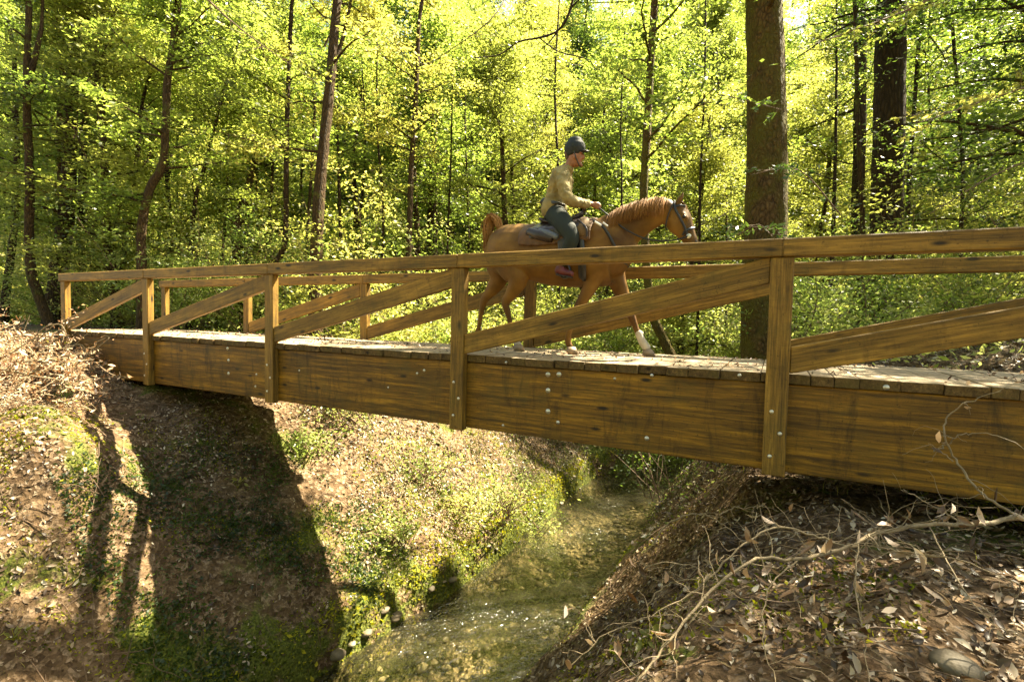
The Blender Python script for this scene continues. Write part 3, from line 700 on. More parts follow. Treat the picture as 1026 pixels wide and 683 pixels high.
def litter_leaves(P, nor, size, aspect=.42):
    """curled dry leaves of 6 quads lying on the ground"""
    n = len(P)
    nor = nor+rng.normal(0, .38, (n, 3)); nor /= np.linalg.norm(nor, axis=1)[:, None]
    a = np.cross(nor, rng.normal(0, 1, (n, 3))); a /= np.linalg.norm(a, axis=1)[:, None]; b = np.cross(nor, a)
    s = (size*rng.uniform(.5, 1.25, n))[:, None]/2; cl = rng.uniform(-.1, .55, n)[:, None]; cw = rng.uniform(-.1, .6, n)[:, None]
    rows = [(-1, .03), (-.4, .85), (.25, .95), (1, .03)]; V = []
    for u, w_ in rows:
        for v in (-1, 0, 1):
            V.append(P+a*s*u+b*s*aspect*v*w_+nor*s*(cl*(u*u)+cw*(abs(v)*w_)*aspect*1.6))
    V = np.stack(V, 1).reshape(-1, 3); f = []
    for r in range(3):
        for c in range(2): f.append((r*3+c, r*3+c+1, (r+1)*3+c+1, (r+1)*3+c))
    F = (np.arange(n)[:, None, None]*12+np.array(f)[None]).reshape(-1, 4)
    return V, F

def branch_path(p0, az, length, rise, n=7, wob=.12, droop=0):
    d = np.array([math.cos(az), math.sin(az), rise]); d /= np.linalg.norm(d); P = [np.array(p0, float)]
    for i in range(n):
        d = d+rng.normal(0, wob, 3)+np.array([0, 0, -droop]); d /= np.linalg.norm(d); P.append(P[-1]+d*length/n)
    return np.array(P)
def make_crown(acc_wood, trunk, trad, zlo, zhi, nb, blen, spray=.5, nl=100, size=.10, flat=.7, thick=.16, rise=.25, taper_top=.45, azr=None, sprays=4, droop=.03, twig=True, bias=None):
    """limbs leave the trunk between zlo and zhi; returns leaf positions"""
    LP = []; zt = trunk[:, 2]
    for b in range(nb):
        u = random.random(); z = zlo+(zhi-zlo)*u**.9
        k = int(np.clip(np.searchsorted(zt, z), 1, len(trunk)-1)); f = np.clip((z-zt[k-1])/(zt[k]-zt[k-1]+1e-6), 0, 1)
        p = trunk[k-1]*(1-f)+trunk[k]*f; r = trad[k-1]*(1-f)+trad[k]*f
        az = random.uniform(0, 2*math.pi) if azr is None else random.uniform(*azr)
        L = blen*(1-taper_top*u)*random.uniform(.55, 1.15)
        bp = branch_path(p, az, L, rise*random.uniform(.2, 1.8)+(.5*u), droop=droop)
        if twig: acc_wood.tube(catmull(bp, 2), np.linspace(min(r*.4, .018+.008*L), .006, 2*(len(bp)-1)+1), 5)
        for s in range(sprays):
            t = random.uniform(.3, 1.02); q = bp[min(len(bp)-1, int(t*(len(bp)-1)))]
            c = q+np.array([rng.normal(0, .22*L*.4), rng.normal(0, .22*L*.4), rng.normal(0, .12)])
            if twig and s < 3: acc_wood.tube(np.array([q, (q+c)/2+rng.normal(0, .05, 3), c]), [.012, .008, .004], 4)
            m = int(nl*random.uniform(.5, 1.4)); rr = spray*random.uniform(.6, 1.3)
            o = rng.normal(0, 1, (m, 3))*np.array([rr*.55, rr*.55, rr*thick])
            tx, ty = rng.normal(0, .25, 2); o[:, 2] += o[:, 0]*tx+o[:, 1]*ty-.25*(o[:, 0]**2+o[:, 1]**2)
            LP.append(c+o)
    return np.vstack(LP)
def tree(name, label, cat, trunk_pts, r0, r1, mat, leaf, zlo, zhi, nb, blen, group=None, forks=(), rough=.08, kseg=9, **kw):
    """one tree: Empty > trunk (with limbs), crown"""
    tp = catmull(np.array(trunk_pts, float), 6); n = len(tp)
    rad = np.interp(np.linspace(0, 1, n), [0, .08, 1], [r0*1.25, r0, r1])
    base = tp[0]; o = empty(name, tuple(base), label, cat, group)
    acc = Acc(); ext = tp.copy(); acc.tube(ext, rad, kseg, rough)
    for fp, fr in forks:
        q = catmull(np.array(fp, float), 5); acc.tube(q, np.linspace(fr, fr*.3, len(q)), 6, rough)
    lp = None
    if nb: 
        sz = kw.pop('size', .10); fl = kw.get('flat', .7); asp = kw.pop('aspect', .42)
        lp = make_crown(acc, tp, rad, zlo, zhi, nb, blen, size=sz, **kw)
    t = link('trunk', acc.mesh('trunk'), mat, o, True)
    if lp is not None:
        V, F = leaf_quads(lp, sz, fl, asp)
        # clump-level tone plus leaf-level tone
        ton = np.clip(.5+.8*vnoise(lp[:, 0]+lp[:, 2]*.7, lp[:, 1]-lp[:, 2]*.5, .9, 31)+rng.normal(0, .2, len(lp)), 0, 1)
        link('crown', mesh_np('crown', V, F, ton), leaf, o)
    return o
def pxtrunk(pl, dep, ddep=0, top=None, baseext=True):
    """pixels (top..bottom listed from base up) at depth -> world pts, extended to ground and upward"""
    P = [np.array(atD(x, y, dep+ddep*i)) for i, (x, y) in enumerate(pl)]
    if baseext:
        b = P[0].copy(); g = gz(b[0], b[1])-.15
        if g < b[2]-.05: P = [np.array([b[0]+(P[0][0]-P[1][0])*.1, b[1], g])]+P
    if top is not None and top > P[-1][2]:
        d = P[-1]-P[-2]; d /= np.linalg.norm(d); k = top-P[-1][2]
        P += [P[-1]+d*k*.5, P[-1]+d*k*.5*1.0+np.array([rng.normal(0, .3), rng.normal(0, .3), k*.5])]
    return P

def scatter(xr, yr, n, dens=None):
    x = rng.uniform(*xr, n); y = rng.uniform(*yr, n)
    if dens is not None:
        k = rng.random(n) < dens(x, y); x = x[k]; y = y[k]
    return x, y
def onground(x, y, dz=0): return np.stack([x, y, ground(x, y)+dz], 1)
def gnormal(x, y):
    e = .05; gx = (ground(x+e, y)-ground(x-e, y))/(2*e); gy = (ground(x, y+e)-ground(x, y-e))/(2*e)
    n = np.stack([-gx, -gy, np.ones_like(gx)], 1); return n/np.linalg.norm(n, axis=1)[:, None]
def off_stream(x, y, m=.95): return np.abs(x-s_center(y)) > s_half(y)+(m-.86)
def path_ok(x, y): return ~((x < -2.9) & (y > -.6) & (y < 2.2))
# --- named trees of the photograph -----------------------------------
T = []
big = pxtrunk([(764, 362), (767, 240), (768, 120), (765, 0)], 8.4, 0, 13)
tree('tree', 'thick mossy tree trunk close behind the bridge, right of the horse', 'tree', big, .36, .24, M['barkm'], M['leaf'], 4.9, 11, 18, 3.6, rough=.05, kseg=18, spray=.6, nl=88, size=.11)
# ivy-like bay sprig on the big trunk
tree('tree', 'slender crooked trunk left of the picture with mossy bright edge, forked high up', 'tree', pxtrunk([(58, 338), (44, 310), (30, 262), (30, 180), (27, 100), (28, 40)], 13.5, 0, 11.5), .13, .05, M['bark'], M['leaf'], 3.8, 11, 14, 2.6, spray=.55, nl=100, size=.105,
     forks=[([np.array(atD(27, 90, 13.5)), np.array(atD(38, 45, 13.5)), np.array(atD(42, 20, 13.6)), np.array(atD(44, -40, 13.8))], .08)])
tree('tree', 'dark thick leaning trunk just left of the bridge end post', 'tree', pxtrunk([(52, 325), (58, 280), (66, 220), (70, 150), (72, 90)], 15.5, 0, 12), .27, .12, M['barkd'], M['leaf'], 6, 12, 9, 3, spray=.6, nl=88, size=.12)
tree('tree', 'dark straight trunk right beside the thick leaning one', 'tree', pxtrunk([(75, 325), (79, 280), (82, 200), (84, 120)], 17, 0, 11), .16, .07, M['barkd'], M['leaf2'], 5, 11, 8, 2.6, spray=.6, nl=88, size=.112)
tree('tree', 'crooked curving trunk bending right above the left end of the bridge', 'tree', pxtrunk([(142, 300), (142, 262), (142, 228), (150, 190), (163, 165), (166, 125), (168, 80), (174, 40), (179, 0)], 12.5, 0, 9.8), .115, .06, M['bark'], M['leaf'], 3.0, 9.8, 22, 2.5, spray=.5, nl=100, size=.12)
tree('tree', 'thin straight dark stem close right of the crooked curving trunk', 'tree', pxtrunk([(172, 300), (171, 250), (169, 210), (167, 160), (168, 110)], 16, 0, 9), .09, .04, M['barkd'], M['leaf2'], 4.5, 9, 12, 2.2, spray=.55, nl=88, size=.112)
tree('tree', 'thin stem leaning right, between the crooked trunk and the clump of poles', 'tree', pxtrunk([(189, 285), (191, 250), (196, 200), (204, 170), (213, 135)], 15, 0, 9), .075, .03, M['barkd'], M['leaf'], 3.5, 9, 12, 2.2, spray=.55, nl=88, size=.105)
tree('tree', 'leaning dark stem over the far left of the handrail', 'tree', pxtrunk([(120, 300), (123, 262), (128, 225), (134, 185), (138, 150)], 16, 0, 9), .10, .04, M['barkd'], M['leaf'], 4.5, 9, 12, 2.2, spray=.55, nl=88, size=.112)
tree('tree', 'leaning dark trunk at the extreme left edge', 'tree', pxtrunk([(5, 310), (10, 262), (15, 220), (17, 160), (15, 90)], 17, 0, 10), .13, .05, M['barkd'], M['leaf'], 5, 10, 9, 2.5, spray=.6, nl=88, size=.112)
for (pl, d, r, lab) in (([(246, 285), (247, 230), (250, 150), (252, 80)], 17, .07, 'leftmost straight pole of the thin clump above the second bridge post'),
                        ([(260, 285), (258, 230), (257, 150), (259, 90)], 18, .06, 'thin straight pole second from left in the clump of poles'),
                        ([(266, 280), (269, 230), (273, 170), (270, 110)], 16, .06, 'wavy thin pole in the middle of the clump of poles'),
                        ([(272, 275), (281, 255), (286, 235), (287, 150), (289, 80), (292, 10)], 13.5, .085, 'straight pole with a kinked foot, rightmost of the thin clump')):
    tree('tree', lab, 'tree', pxtrunk(pl, d, 0, 9.5), r, r*.45, M['barkd'], M['leaf'], 4, 9.5, 12, 2.2, spray=.5, nl=88, size=.105,
         forks=[] if d != 13.5 else [([np.array(atD(284, 243, 13.5)), np.array(atD(294, 232, 13.4)), np.array(atD(302, 222, 13.2))], .03)])
tree('tree', 'tall brown trunk leaning slightly right, behind the handrail left of centre', 'tree', pxtrunk([(316, 300), (317, 250), (320, 190), (326, 130), (332, 70), (336, 20)], 12.8, 0, 10), .17, .09, M['bark'], M['leaf2'], 4.2, 10, 15, 2.6, spray=.5, nl=100, size=.115,
     forks=[([np.array(atD(331, 75, 12.8)), np.array(atD(343, 40, 12.9)), np.array(atD(352, 0, 13)), np.array(atD(362, -50, 13.1))], .07)])
tree('tree', 'thin dark stem just left of the tall brown trunk', 'tree', pxtrunk([(305, 290), (307, 250), (311, 190), (315, 120)], 16, 0, 10), .07, .03, M['barkd'], M['leaf'], 4.5, 10, 12, 2.2, spray=.55, nl=88, size=.112)
tree('tree', 'slim pale brown trunk in the centre, left of the horse', 'tree', pxtrunk([(409, 285), (410, 240), (412, 170), (416, 110), (418, 70)], 15, 0, 11), .10, .05, M['bark'], M['leaf2'], 3.4, 11, 17, 2.7, spray=.55, nl=100, size=.105)
tree('tree', 'short broad trunk deep in the shade left of the horse tail', 'tree', pxtrunk([(432, 290), (433, 240), (434, 180), (434, 120)], 21, 0, 13), .26, .14, M['barkd'], M['leaf'], 5, 13, 20, 3.4, spray=.7, nl=88, size=.17)
tree('tree', 'slender trunk between rider and thick trunk, its foot curving right', 'tree', pxtrunk([(718, 428), (700, 392), (673, 356), (665, 340), (655, 318), (649, 280), (645, 200), (649, 120), (652, 60), (656, 0)], 8.9, 0, 9), .095, .055, M['barkm'], M['leaf'], 3.0, 9, 15, 2.2, spray=.45, nl=88, size=.095)
tree('conifer', 'broad dark furrowed redwood trunk right of the thick mossy one', 'conifer', pxtrunk([(885, 300), (889, 200), (891, 100), (893, 10)], 12.5, 0, 12.5), .37, .28, M['barkd'], M['needle'], 7.5, 12.5, 18, 3.4, rough=.04, kseg=18, spray=.6, nl=110, size=.09, aspect=.25, droop=.08, rise=.02)
tree('conifer', 'narrower dark redwood trunk just left of the broad furrowed one', 'conifer', pxtrunk([(858, 300), (860, 200), (862, 100), (862, 10)], 17, 0, 14), .22, .14, M['barkd'], M['needle'], 6, 14, 24, 3.2, spray=.6, nl=110, size=.10, aspect=.25, droop=.08, rise=.02)
tree('tree', 'pale thin stem standing in front of the narrower redwood trunk', 'tree', pxtrunk([(866, 290), (864, 220), (860, 130), (858, 60)], 12, 0, 9.5), .06, .035, M['bark'], M['leaf'], 3.4, 9.5, 9, 2.0, spray=.4, nl=50, size=.09)
tree('tree', 'dark thin pole just right of the broad redwood trunk', 'tree', pxtrunk([(908, 290), (910, 200), (916, 110), (922, 20)], 14, 0, 10), .065, .04, M['barkd'], M['leafd'], 3.5, 10, 18, 2.4, spray=.5, nl=88, size=.11)
tree('tree', 'thin stem among the shrubs near the right edge', 'tree', pxtrunk([(963, 290), (963, 230), (965, 170), (960, 100)], 12, 0, 9.5), .05, .03, M['barkd'], M['leafd'], 2.6, 9.5, 22, 2.4, spray=.5, nl=65, size=.10)
# trees whose crowns roof the right bank
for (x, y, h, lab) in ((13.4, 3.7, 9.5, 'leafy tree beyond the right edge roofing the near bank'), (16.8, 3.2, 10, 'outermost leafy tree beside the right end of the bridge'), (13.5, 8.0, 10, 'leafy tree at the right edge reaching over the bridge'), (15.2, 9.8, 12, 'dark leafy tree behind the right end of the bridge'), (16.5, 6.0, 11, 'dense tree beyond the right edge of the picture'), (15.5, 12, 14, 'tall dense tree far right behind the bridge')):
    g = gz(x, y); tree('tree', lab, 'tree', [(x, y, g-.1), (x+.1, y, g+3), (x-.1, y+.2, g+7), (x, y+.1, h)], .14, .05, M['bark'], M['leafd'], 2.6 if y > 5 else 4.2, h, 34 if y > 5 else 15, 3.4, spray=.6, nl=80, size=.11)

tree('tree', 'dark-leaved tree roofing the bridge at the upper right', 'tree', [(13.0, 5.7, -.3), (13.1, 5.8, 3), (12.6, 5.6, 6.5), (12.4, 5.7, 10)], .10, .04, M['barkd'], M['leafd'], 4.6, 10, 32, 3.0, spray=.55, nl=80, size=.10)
random.seed(41)
for k, (x0_, y0_, x1_, y1_, d_) in enumerate(((95, 300, 100, 130, 19), (112, 300, 104, 150, 15), (152, 300, 160, 190, 20), (182, 295, 178, 120, 20), (219, 295, 228, 150, 18), (236, 290, 232, 110, 21), (297, 290, 303, 130, 19), (342, 290, 338, 120, 17), (356, 290, 366, 150, 20), (382, 290, 378, 130, 17.5), (447, 290, 452, 150, 18), (470, 290, 466, 120, 20), (560, 290, 556, 90, 17), (616, 290, 622, 120, 18), (700, 290, 706, 80, 16), (728, 290, 722, 130, 19), (832, 290, 838, 90, 16), (938, 290, 930, 80, 18))):
    tree('tree', 'thin dark stem standing among the background trees', 'tree', pxtrunk([(x0_, y0_), ((x0_+x1_)/2+random.uniform(-5, 5), (y0_+y1_)/2), (x1_, y1_), (x1_+random.uniform(-6, 6), y1_-90)], d_, 0, 9), random.uniform(.045, .08), .025, M['barkd'], M['leaf'], 5, 9.5, 7, 2.0, group='thin stems among the background trees', spray=.5, nl=55, size=.105, sprays=3)
# --- foreground leafy twigs ------------------------------------------
def leafy_branch(name, label, path, r, leafm, nside, slen, nl, size, group=None, cat='branch', flat=.5):
    """a branch with side twigs; leaves set along the twigs in pairs"""
    p = catmull(np.array(path, float), 5); acc = Acc(); o = empty(name, tuple(p[0]), label, cat, group)
    acc.tube(p, np.linspace(r, r*.25, len(p)), 6, .05); LP = []; D = []
    for s in range(nside):
        t = (s+1)/(nside+.5); k = min(len(p)-2, int(t*(len(p)-1))); d = p[k+1]-p[k]; d /= np.linalg.norm(d)
        side = rng.normal(0, 1, 3); side[2] *= .4; dd = d*.6+side; dd /= np.linalg.norm(dd)
        q = branch_path(p[k], math.atan2(dd[1], dd[0]), slen*random.uniform(.5, 1.2), dd[2], 5, .15)
        acc.tube(q, np.linspace(r*.35, .0015, len(q)), 4)
        for i in range(nl):
            u = random.uniform(.15, 1.0)*(len(q)-1.01); a = int(u); f = u-a; pt = q[a]*(1-f)+q[a+1]*f
            dv = rng.normal(0, 1, 3)*.6+(q[-1]-q[0])/np.linalg.norm(q[-1]-q[0]); dv /= np.linalg.norm(dv)
            LP.append(pt+dv*size*.5); D.append(dv)
    link('twigs', acc.mesh('twigs'), M['twigd'], o, True)
    V, F = leaf_quads(np.array(LP), size, .15, .36, .12, dirs=np.array(D)); link('leaves', mesh_np('leaves', V, F, rng.random(len(F))), leafm, o)
    return o
for (a, b, c, dep, lab) in (((842, 215), (800, 170), (752, 175), 6.9, 'grey-green bay branch crossing the front of the thick mossy trunk'),
                            ((720, 95), (745, 100), (790, 112), 7.2, 'grey-green leafy twig high on the thick mossy trunk'),
                            ((740, 235), (760, 225), (775, 238), 7.0, 'small leafy twig low on the thick mossy trunk')):
    leafy_branch('branch', lab, [atD(a[0], a[1], dep+.9), atD(b[0], b[1], dep+.3), atD(c[0], c[1], dep)], .012, M['leafb'], 9 if dep < 7 else 6, .5, 16, .085)
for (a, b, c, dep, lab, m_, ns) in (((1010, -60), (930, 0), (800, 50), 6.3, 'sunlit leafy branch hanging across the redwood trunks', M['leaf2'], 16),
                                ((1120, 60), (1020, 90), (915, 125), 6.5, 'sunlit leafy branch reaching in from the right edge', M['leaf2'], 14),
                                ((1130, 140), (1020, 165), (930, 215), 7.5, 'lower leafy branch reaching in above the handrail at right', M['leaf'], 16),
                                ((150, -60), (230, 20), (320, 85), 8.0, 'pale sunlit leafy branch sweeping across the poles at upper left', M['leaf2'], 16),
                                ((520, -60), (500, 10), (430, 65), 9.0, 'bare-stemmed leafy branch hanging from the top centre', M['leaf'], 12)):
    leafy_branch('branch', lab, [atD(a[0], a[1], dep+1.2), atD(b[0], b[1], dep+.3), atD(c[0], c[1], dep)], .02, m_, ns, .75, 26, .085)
# lichen-hung bare limbs at top centre
acc = Acc(); o = empty('bare_limb', tuple(atD(575, -20, 9.5)), 'dark bare crooked limb twisting down from the top centre', 'branch')
for pl, r in (([(578, -30), (572, 8), (560, 30), (540, 38), (520, 42), (500, 55), (475, 58)], .03), ([(560, 30), (548, 45), (538, 52)], .015), ([(540, 38), (560, 52), (592, 62), (600, 88), (612, 92)], .014), ([(572, 8), (585, -5), (600, -20)], .02)):
    q = catmull(np.array([atD(x, y, 9.5) for x, y in pl]), 5); acc.tube(q, np.linspace(r, r*.3, len(q)), 6, .1)
link('limb', acc.mesh('limb'), M['barkd'], o, True)

# --- filler forest: 5 prototypes copied -------------------------------
protos = []
for k, (h, nb, bl, m_, fm, sz, zl_) in enumerate(((15, 60, 3.2, M['bark'], M['leaf'], .16, 2.5), (18, 70, 3.4, M['barkd'], M['leaf2'], .17, 3), (13, 54, 3.0, M['bark'], M['leaf'], .15, 1.6), (20, 80, 3.2, M['barkd'], M['leafd'], .17, 4), (11, 46, 2.8, M['bark'], M['leaf2'], .15, 1.2))):
    wob = rng.normal(0, .35, (5, 2)); pts_ = [(wob[i][0]*(i > 0), wob[i][1]*(i > 0), h*i/4-.3) for i in range(5)]
    protos.append((h, tree('tree', 'slim leafy tree standing in the forest around the bridge', 'tree', pts_, .09+.004*h, .03, m_, fm, zl_, h, nb, bl, group='background forest trees', spray=.7, nl=150, size=sz*.78)))
used = [False]*5; placed = []
def place(x, y, hmax):
    c = [k for k in range(5) if True]; k = min(c, key=lambda q: abs(protos[q][0]*1.0-hmax)+random.uniform(0, 5))
    h, pr = protos[k]
    if used[k]: o = copy_tree(pr)
    else: o = pr; used[k] = True
    s = min(hmax/h, 1.5); o.location = (x, y, gz(x, y)); o.rotation_euler = (0, 0, random.uniform(0, 6.28)); o.scale = (max(.75, s),)*2+(s,)
    placed.append((x, y))
random.seed(21)
def polar(r, deg):
    a = math.radians(deg); d = Vector((fw.x, fw.y, 0)).normalized(); q = Vector((rt.x, rt.y, 0)).normalized()
    v = d*math.cos(a)*r+q*math.sin(a)*r; return CX0+v.x, -CD+v.y
for (r0, r1, n, dm) in ((17, 22, 9, 2.4), (22, 30, 18, 2.8), (30, 46, 30, 3.4), (46, 70, 40, 4.0)):
    for i in range(n):
        for tr in range(30):
            r = random.uniform(r0, r1); dg = -51+102*(i+random.random())/n; x, y = polar(r, dg)
            if abs(x-float(s_center(y))) < 1.6 and y < 12: continue
            if y < 2.8+max(0, (-3-x)*0): continue
            if all((x-a)**2+(y-b)**2 > dm*dm for a, b in placed): break
        else: continue
        vis = .72*r*math.cos(math.radians(dg))+1.5         # just above the frame
        place(x, y, vis*random.uniform(.6, .98))
# --- far wood: one mass -----------------------------------------------
acc = Acc(); LP = []
for i in range(380):
    r = random.uniform(60, 120); dg = random.uniform(-54, 54); x, y = polar(r, dg); h = .70*r*(random.uniform(.40, .85) if dg < 4 else random.uniform(.45, 1.0)); g = gz(x, y)
    if i % 2 == 0: acc.tube(np.array([(x, y, g), (x+.3, y, g+h*.5), (x, y, g+h)]), [.4, .3, .1], 6)
    m = 700; zz = g+h*rng.random(m)**.8; cr = 3.6*(1.15-(zz-g)/h); th = rng.uniform(0, 6.28, m); q = rng.random(m)**.5*cr
    LP.append(np.stack([x+q*np.cos(th), y+q*np.sin(th), zz], 1))
LP = np.vstack(LP); V, F = leaf_quads(LP, .75, .5, .6)
fo = link('distant_forest', mesh_np('distant_forest', V, F, np.clip(.5+.7*vnoise(LP[:, 0]+LP[:, 2], LP[:, 1], .12, 40)+rng.normal(0, .15, len(LP)), 0, 1)), M['leaf']); tag(fo, 'distant green forest filling the far background', kind='stuff')
fo2 = link('distant_trunks', acc.mesh('distant_trunks'), M['barkd']); tag(fo2, 'dim far-off trunks of the distant forest', kind='stuff')

# unseen trees added behind the camera to block sky light
random.seed(31)
for i in range(16):
    for tr in range(30):
        x = random.uniform(-14, 30); y = random.uniform(-26, -9.5)
        if all((x-a)**2+(y-b)**2 > 16 for a, b in placed): break
    place(x, y, random.uniform(11, 17))
# low thicket far between the trunks
x = []; y = []; random.seed(77)
for i in range(420):
    a, b = polar(random.uniform(26, 62), random.uniform(-53, 53))
    if b < 3: continue
    m = 170; x.append(a+rng.normal(0, 1.1, m)); y.append(b+rng.normal(0, 1.1, m))
x = np.concatenate(x); y = np.concatenate(y); P = onground(x, y); P[:, 2] += np.abs(rng.normal(0, 1.5, len(x)))*(1+.5*vnoise(x, y, .2, 44))
V, F = leaf_quads(P, .30, .5, .5); th_ = link('distant_thicket', mesh_np('distant_thicket', V, F, np.clip(.5+.9*vnoise(x, y, .5, 41)+rng.normal(0, .2, len(x)), 0, 1)), M['leaf2']); tag(th_, 'bright green thicket far back between the trunks', kind='stuff')

x = []; y = []; z = []; random.seed(78)
for i in range(230):
    a, b = polar(random.uniform(17, 29), random.uniform(-52, 50))
    if b < 4 or gz(a, b) < -1.3: continue
    m = 190; hh = random.uniform(.3, 2.4); x.append(a+rng.normal(0, .75, m)); y.append(b+rng.normal(0, .75, m)); z.append(np.abs(rng.normal(hh*.5, hh*.45, m)))
x = np.concatenate(x); y = np.concatenate(y); z = np.concatenate(z); P = onground(x, y); P[:, 2] += z
V, F = leaf_quads(P, .14, .5, .45); th2 = link('understory_thicket', mesh_np('understory_thicket', V, F, np.clip(.6+.8*vnoise(x, y, .8, 46)+rng.normal(0, .2, len(x)), 0, 1)), M['leafs']); tag(th2, 'bright leafy thicket between the trunks at middle distance', kind='stuff')

# --- shrubs behind the bridge ------------------------------------------
def shrub(name, label, x, y, rad, h, n, leaf, size=.07, cat='shrub', group=None, stems=9, aspect=.4):
    g = gz(x, y); acc = Acc(); o = empty(name, (x, y, g), label, cat, group); LP = []; D = []
    for s in range(stems):
        az = random.uniform(0, 6.28); L = h*random.uniform(.6, 1.15)
        q = branch_path((x+rng.normal(0, rad*.22), y+rng.normal(0, rad*.22), g-.05), az, L, random.uniform(.8, 3), 7, .13, .03)
        q[:, 0] += (q[:, 2]-g)/h*math.cos(az)*rad*.45; q[:, 1] += (q[:, 2]-g)/h*math.sin(az)*rad*.45
        acc.tube(q, np.linspace(.014, .003, len(q)), 4)
        for c in range(5):
            k = random.randint(2, 7); m = max(4, int(n/stems/5)); cc = q[k]+rng.normal(0, rad*.22, 3)
            LP.append(cc+rng.normal(0, 1, (m, 3))*np.array([.2, .2, .11])*(rad*.8+.15))
    LP = np.vstack(LP); LP[:, 2] = np.maximum(LP[:, 2], ground(LP[:, 0], LP[:, 1])+.03)
    link('stems', acc.mesh('stems'), M['twigd'], o, True)
    V, F = leaf_quads(LP, size, .45, aspect, .1); ton = np.clip(.5+1.0*vnoise(LP[:, 0], LP[:, 1]+LP[:, 2], 2.2, 33)+rng.normal(0, .2, len(LP)), 0, 1)
    link('leaves', mesh_np('leaves', V, F, ton), leaf, o); return o
sh = [(352, 330, 10, 1.1, 1.2, 'pale green shrub beside the far handrail left of the horse'), (385, 328, 11.5, 1.2, 1.7, 'bushy shrub behind the third bridge post'), (425, 330, 9.8, 1.2, 1.7, 'leafy shrub just left of the near centre post'),
      (462, 330, 11.2, 1.1, 2.1, 'tall loose shrub directly left of the horse tail'), (498, 333, 9.6, 1.1, 1.4, 'shrub seen between the hind legs of the horse'), (540, 335, 9.3, 1.1, 1.5, 'bright shrub under the belly of the horse'),
      (575, 330, 11, 1.2, 2.6, 'tall shrub right behind the rider'), (600, 338, 9.0, 1.0, 1.5, 'bright shrub between the forelegs of the horse'), (628, 335, 10.5, 1.1, 2.4, 'tall bright shrub behind the neck of the horse'),
      (690, 340, 8.6, 1.0, 1.4, 'shrub below the head of the horse'), (706, 330, 10.2, 1.3, 2.7, 'tall leafy shrub in front of the horse muzzle'), (735, 338, 8.8, .8, 1.2, 'low shrub at the left foot of the thick mossy trunk'),
      (812, 335, 8.6, 1.1, 1.6, 'sunny shrub right of the thick mossy trunk'), (840, 330, 10.5, 1.3, 2.3, 'dense shrub below the pale thin stem'), (880, 322, 9.6, 1.2, 1.9, 'sunny shrub below the broad redwood trunk'),
      (925, 318, 9.0, 1.2, 1.8, 'shrub right of the broad redwood trunk above the handrail'), (960, 305, 10.5, 1.5, 2.6, 'tall shrub around the thin stem at right'), (1000, 308, 8.2, 1.2, 1.9, 'bright shrub at the right edge above the handrail'), (1040, 300, 9.5, 1.5, 2.8, 'tall shrub cut by the right edge'),
      (100, 318, 17, 1.4, 1.5, 'low shrub behind the left end post'), (210, 318, 17, 1.5, 1.6, 'low shrub behind the left bay of the handrail'), (300, 318, 14, 1.3, 1.5, 'low shrub right of the second bridge post'), (25, 318, 18, 1.6, 1.8, 'low shrub at the extreme left behind the brush'),
      (160, 318, 20, 1.6, 1.9, 'shrub beyond the crooked curving trunk'), (255, 318, 19, 1.6, 1.9, 'shrub beneath the clump of poles'), (760, 325, 12.5, 1.4, 3.0, 'tall shrub behind the thick mossy trunk'), (655, 330, 12, 1.4, 3.1, 'tall shrub behind the slender trunk'), (520, 325, 12.5, 1.4, 3.0, 'tall shrub behind the hindquarters of the horse')]
random.seed(5)
for (px_, py_, dep, rad, h, lab) in sh:
    p = atD(px_, py_, dep)
    while gz(p.x, p.y) < -1.3 and dep < 22: dep += .25; p = atD(px_, py_, dep)
    x, y = p.x, p.y
    if y < 3.0: y = 3.0
    shrub('shrub', lab, x, y, rad, h, 2600 if dep < 13 else 1800, random.choice([M['leafs'], M['leafs'], M['leaf']]), .075 if dep < 13 else .11)
for (px_, dep, rad, h, lab) in ((15, 15, 1.4, 3.4, 'leafy sapling at the extreme left edge behind the slender forked trunk'), (90, 13.5, 1.1, 2.6, 'low bright sapling just behind the left end post'), (130, 13, 1.1, 2.8, 'bright sapling at the foot of the crooked curving trunk'), (192, 14, 1.3, 3.4, 'bright sapling right of the crooked curving trunk'), (262, 14.5, 1.3, 3.6, 'bright sapling around the clump of poles'), (300, 15, 1.3, 3.8, 'bright sapling left of the tall brown trunk'), (425, 12.5, 1.2, 3.2, 'bright low sapling right of the slim pale trunk'), (60, 20, 1.5, 4.2, 'leafy sapling behind the two dark trunks at left'), (105, 15, 1.2, 3.6, 'pale sapling between the dark trunks and the crooked trunk'), (160, 18, 1.5, 4.5, 'leafy sapling behind the crooked curving trunk'), (225, 16, 1.4, 4.0, 'bright sapling left of the clump of poles'),
                            (345, 15, 1.4, 4.2, 'bright sapling just right of the tall brown trunk'), (380, 13, 1.2, 3.4, 'bright sapling left of the slim pale trunk'), (455, 14, 1.5, 4.6, 'bright broad sapling left of the rider'), (500, 16, 1.6, 5.2, 'tall bright sapling behind the horse tail'), (545, 13.5, 1.4, 4.6, 'bright sapling directly behind the rider'),
                            (605, 14, 1.5, 5.0, 'bright sapling in front of the rider'), (685, 12.5, 1.4, 4.6, 'bright sapling above the head of the horse'), (725, 13.5, 1.4, 4.8, 'bright sapling left of the thick mossy trunk'), (815, 11.5, 1.2, 3.9, 'bright sapling right of the thick mossy trunk'), (935, 11.5, 1.4, 3.6, 'bright sapling right of the redwood trunks'), (1005, 10.5, 1.3, 3.8, 'bright sapling at the right edge')):
    p = atD(px_, 318, dep)
    while gz(p.x, p.y) < -1.3 and dep < 24: dep += .25; p = atD(px_, 318, dep)
    shrub('sapling', lab, p.x, max(p.y, 3.4), rad, h, 4200, random.choice([M['leafs'], M['leaf2']]), .095, cat='sapling', stems=16)
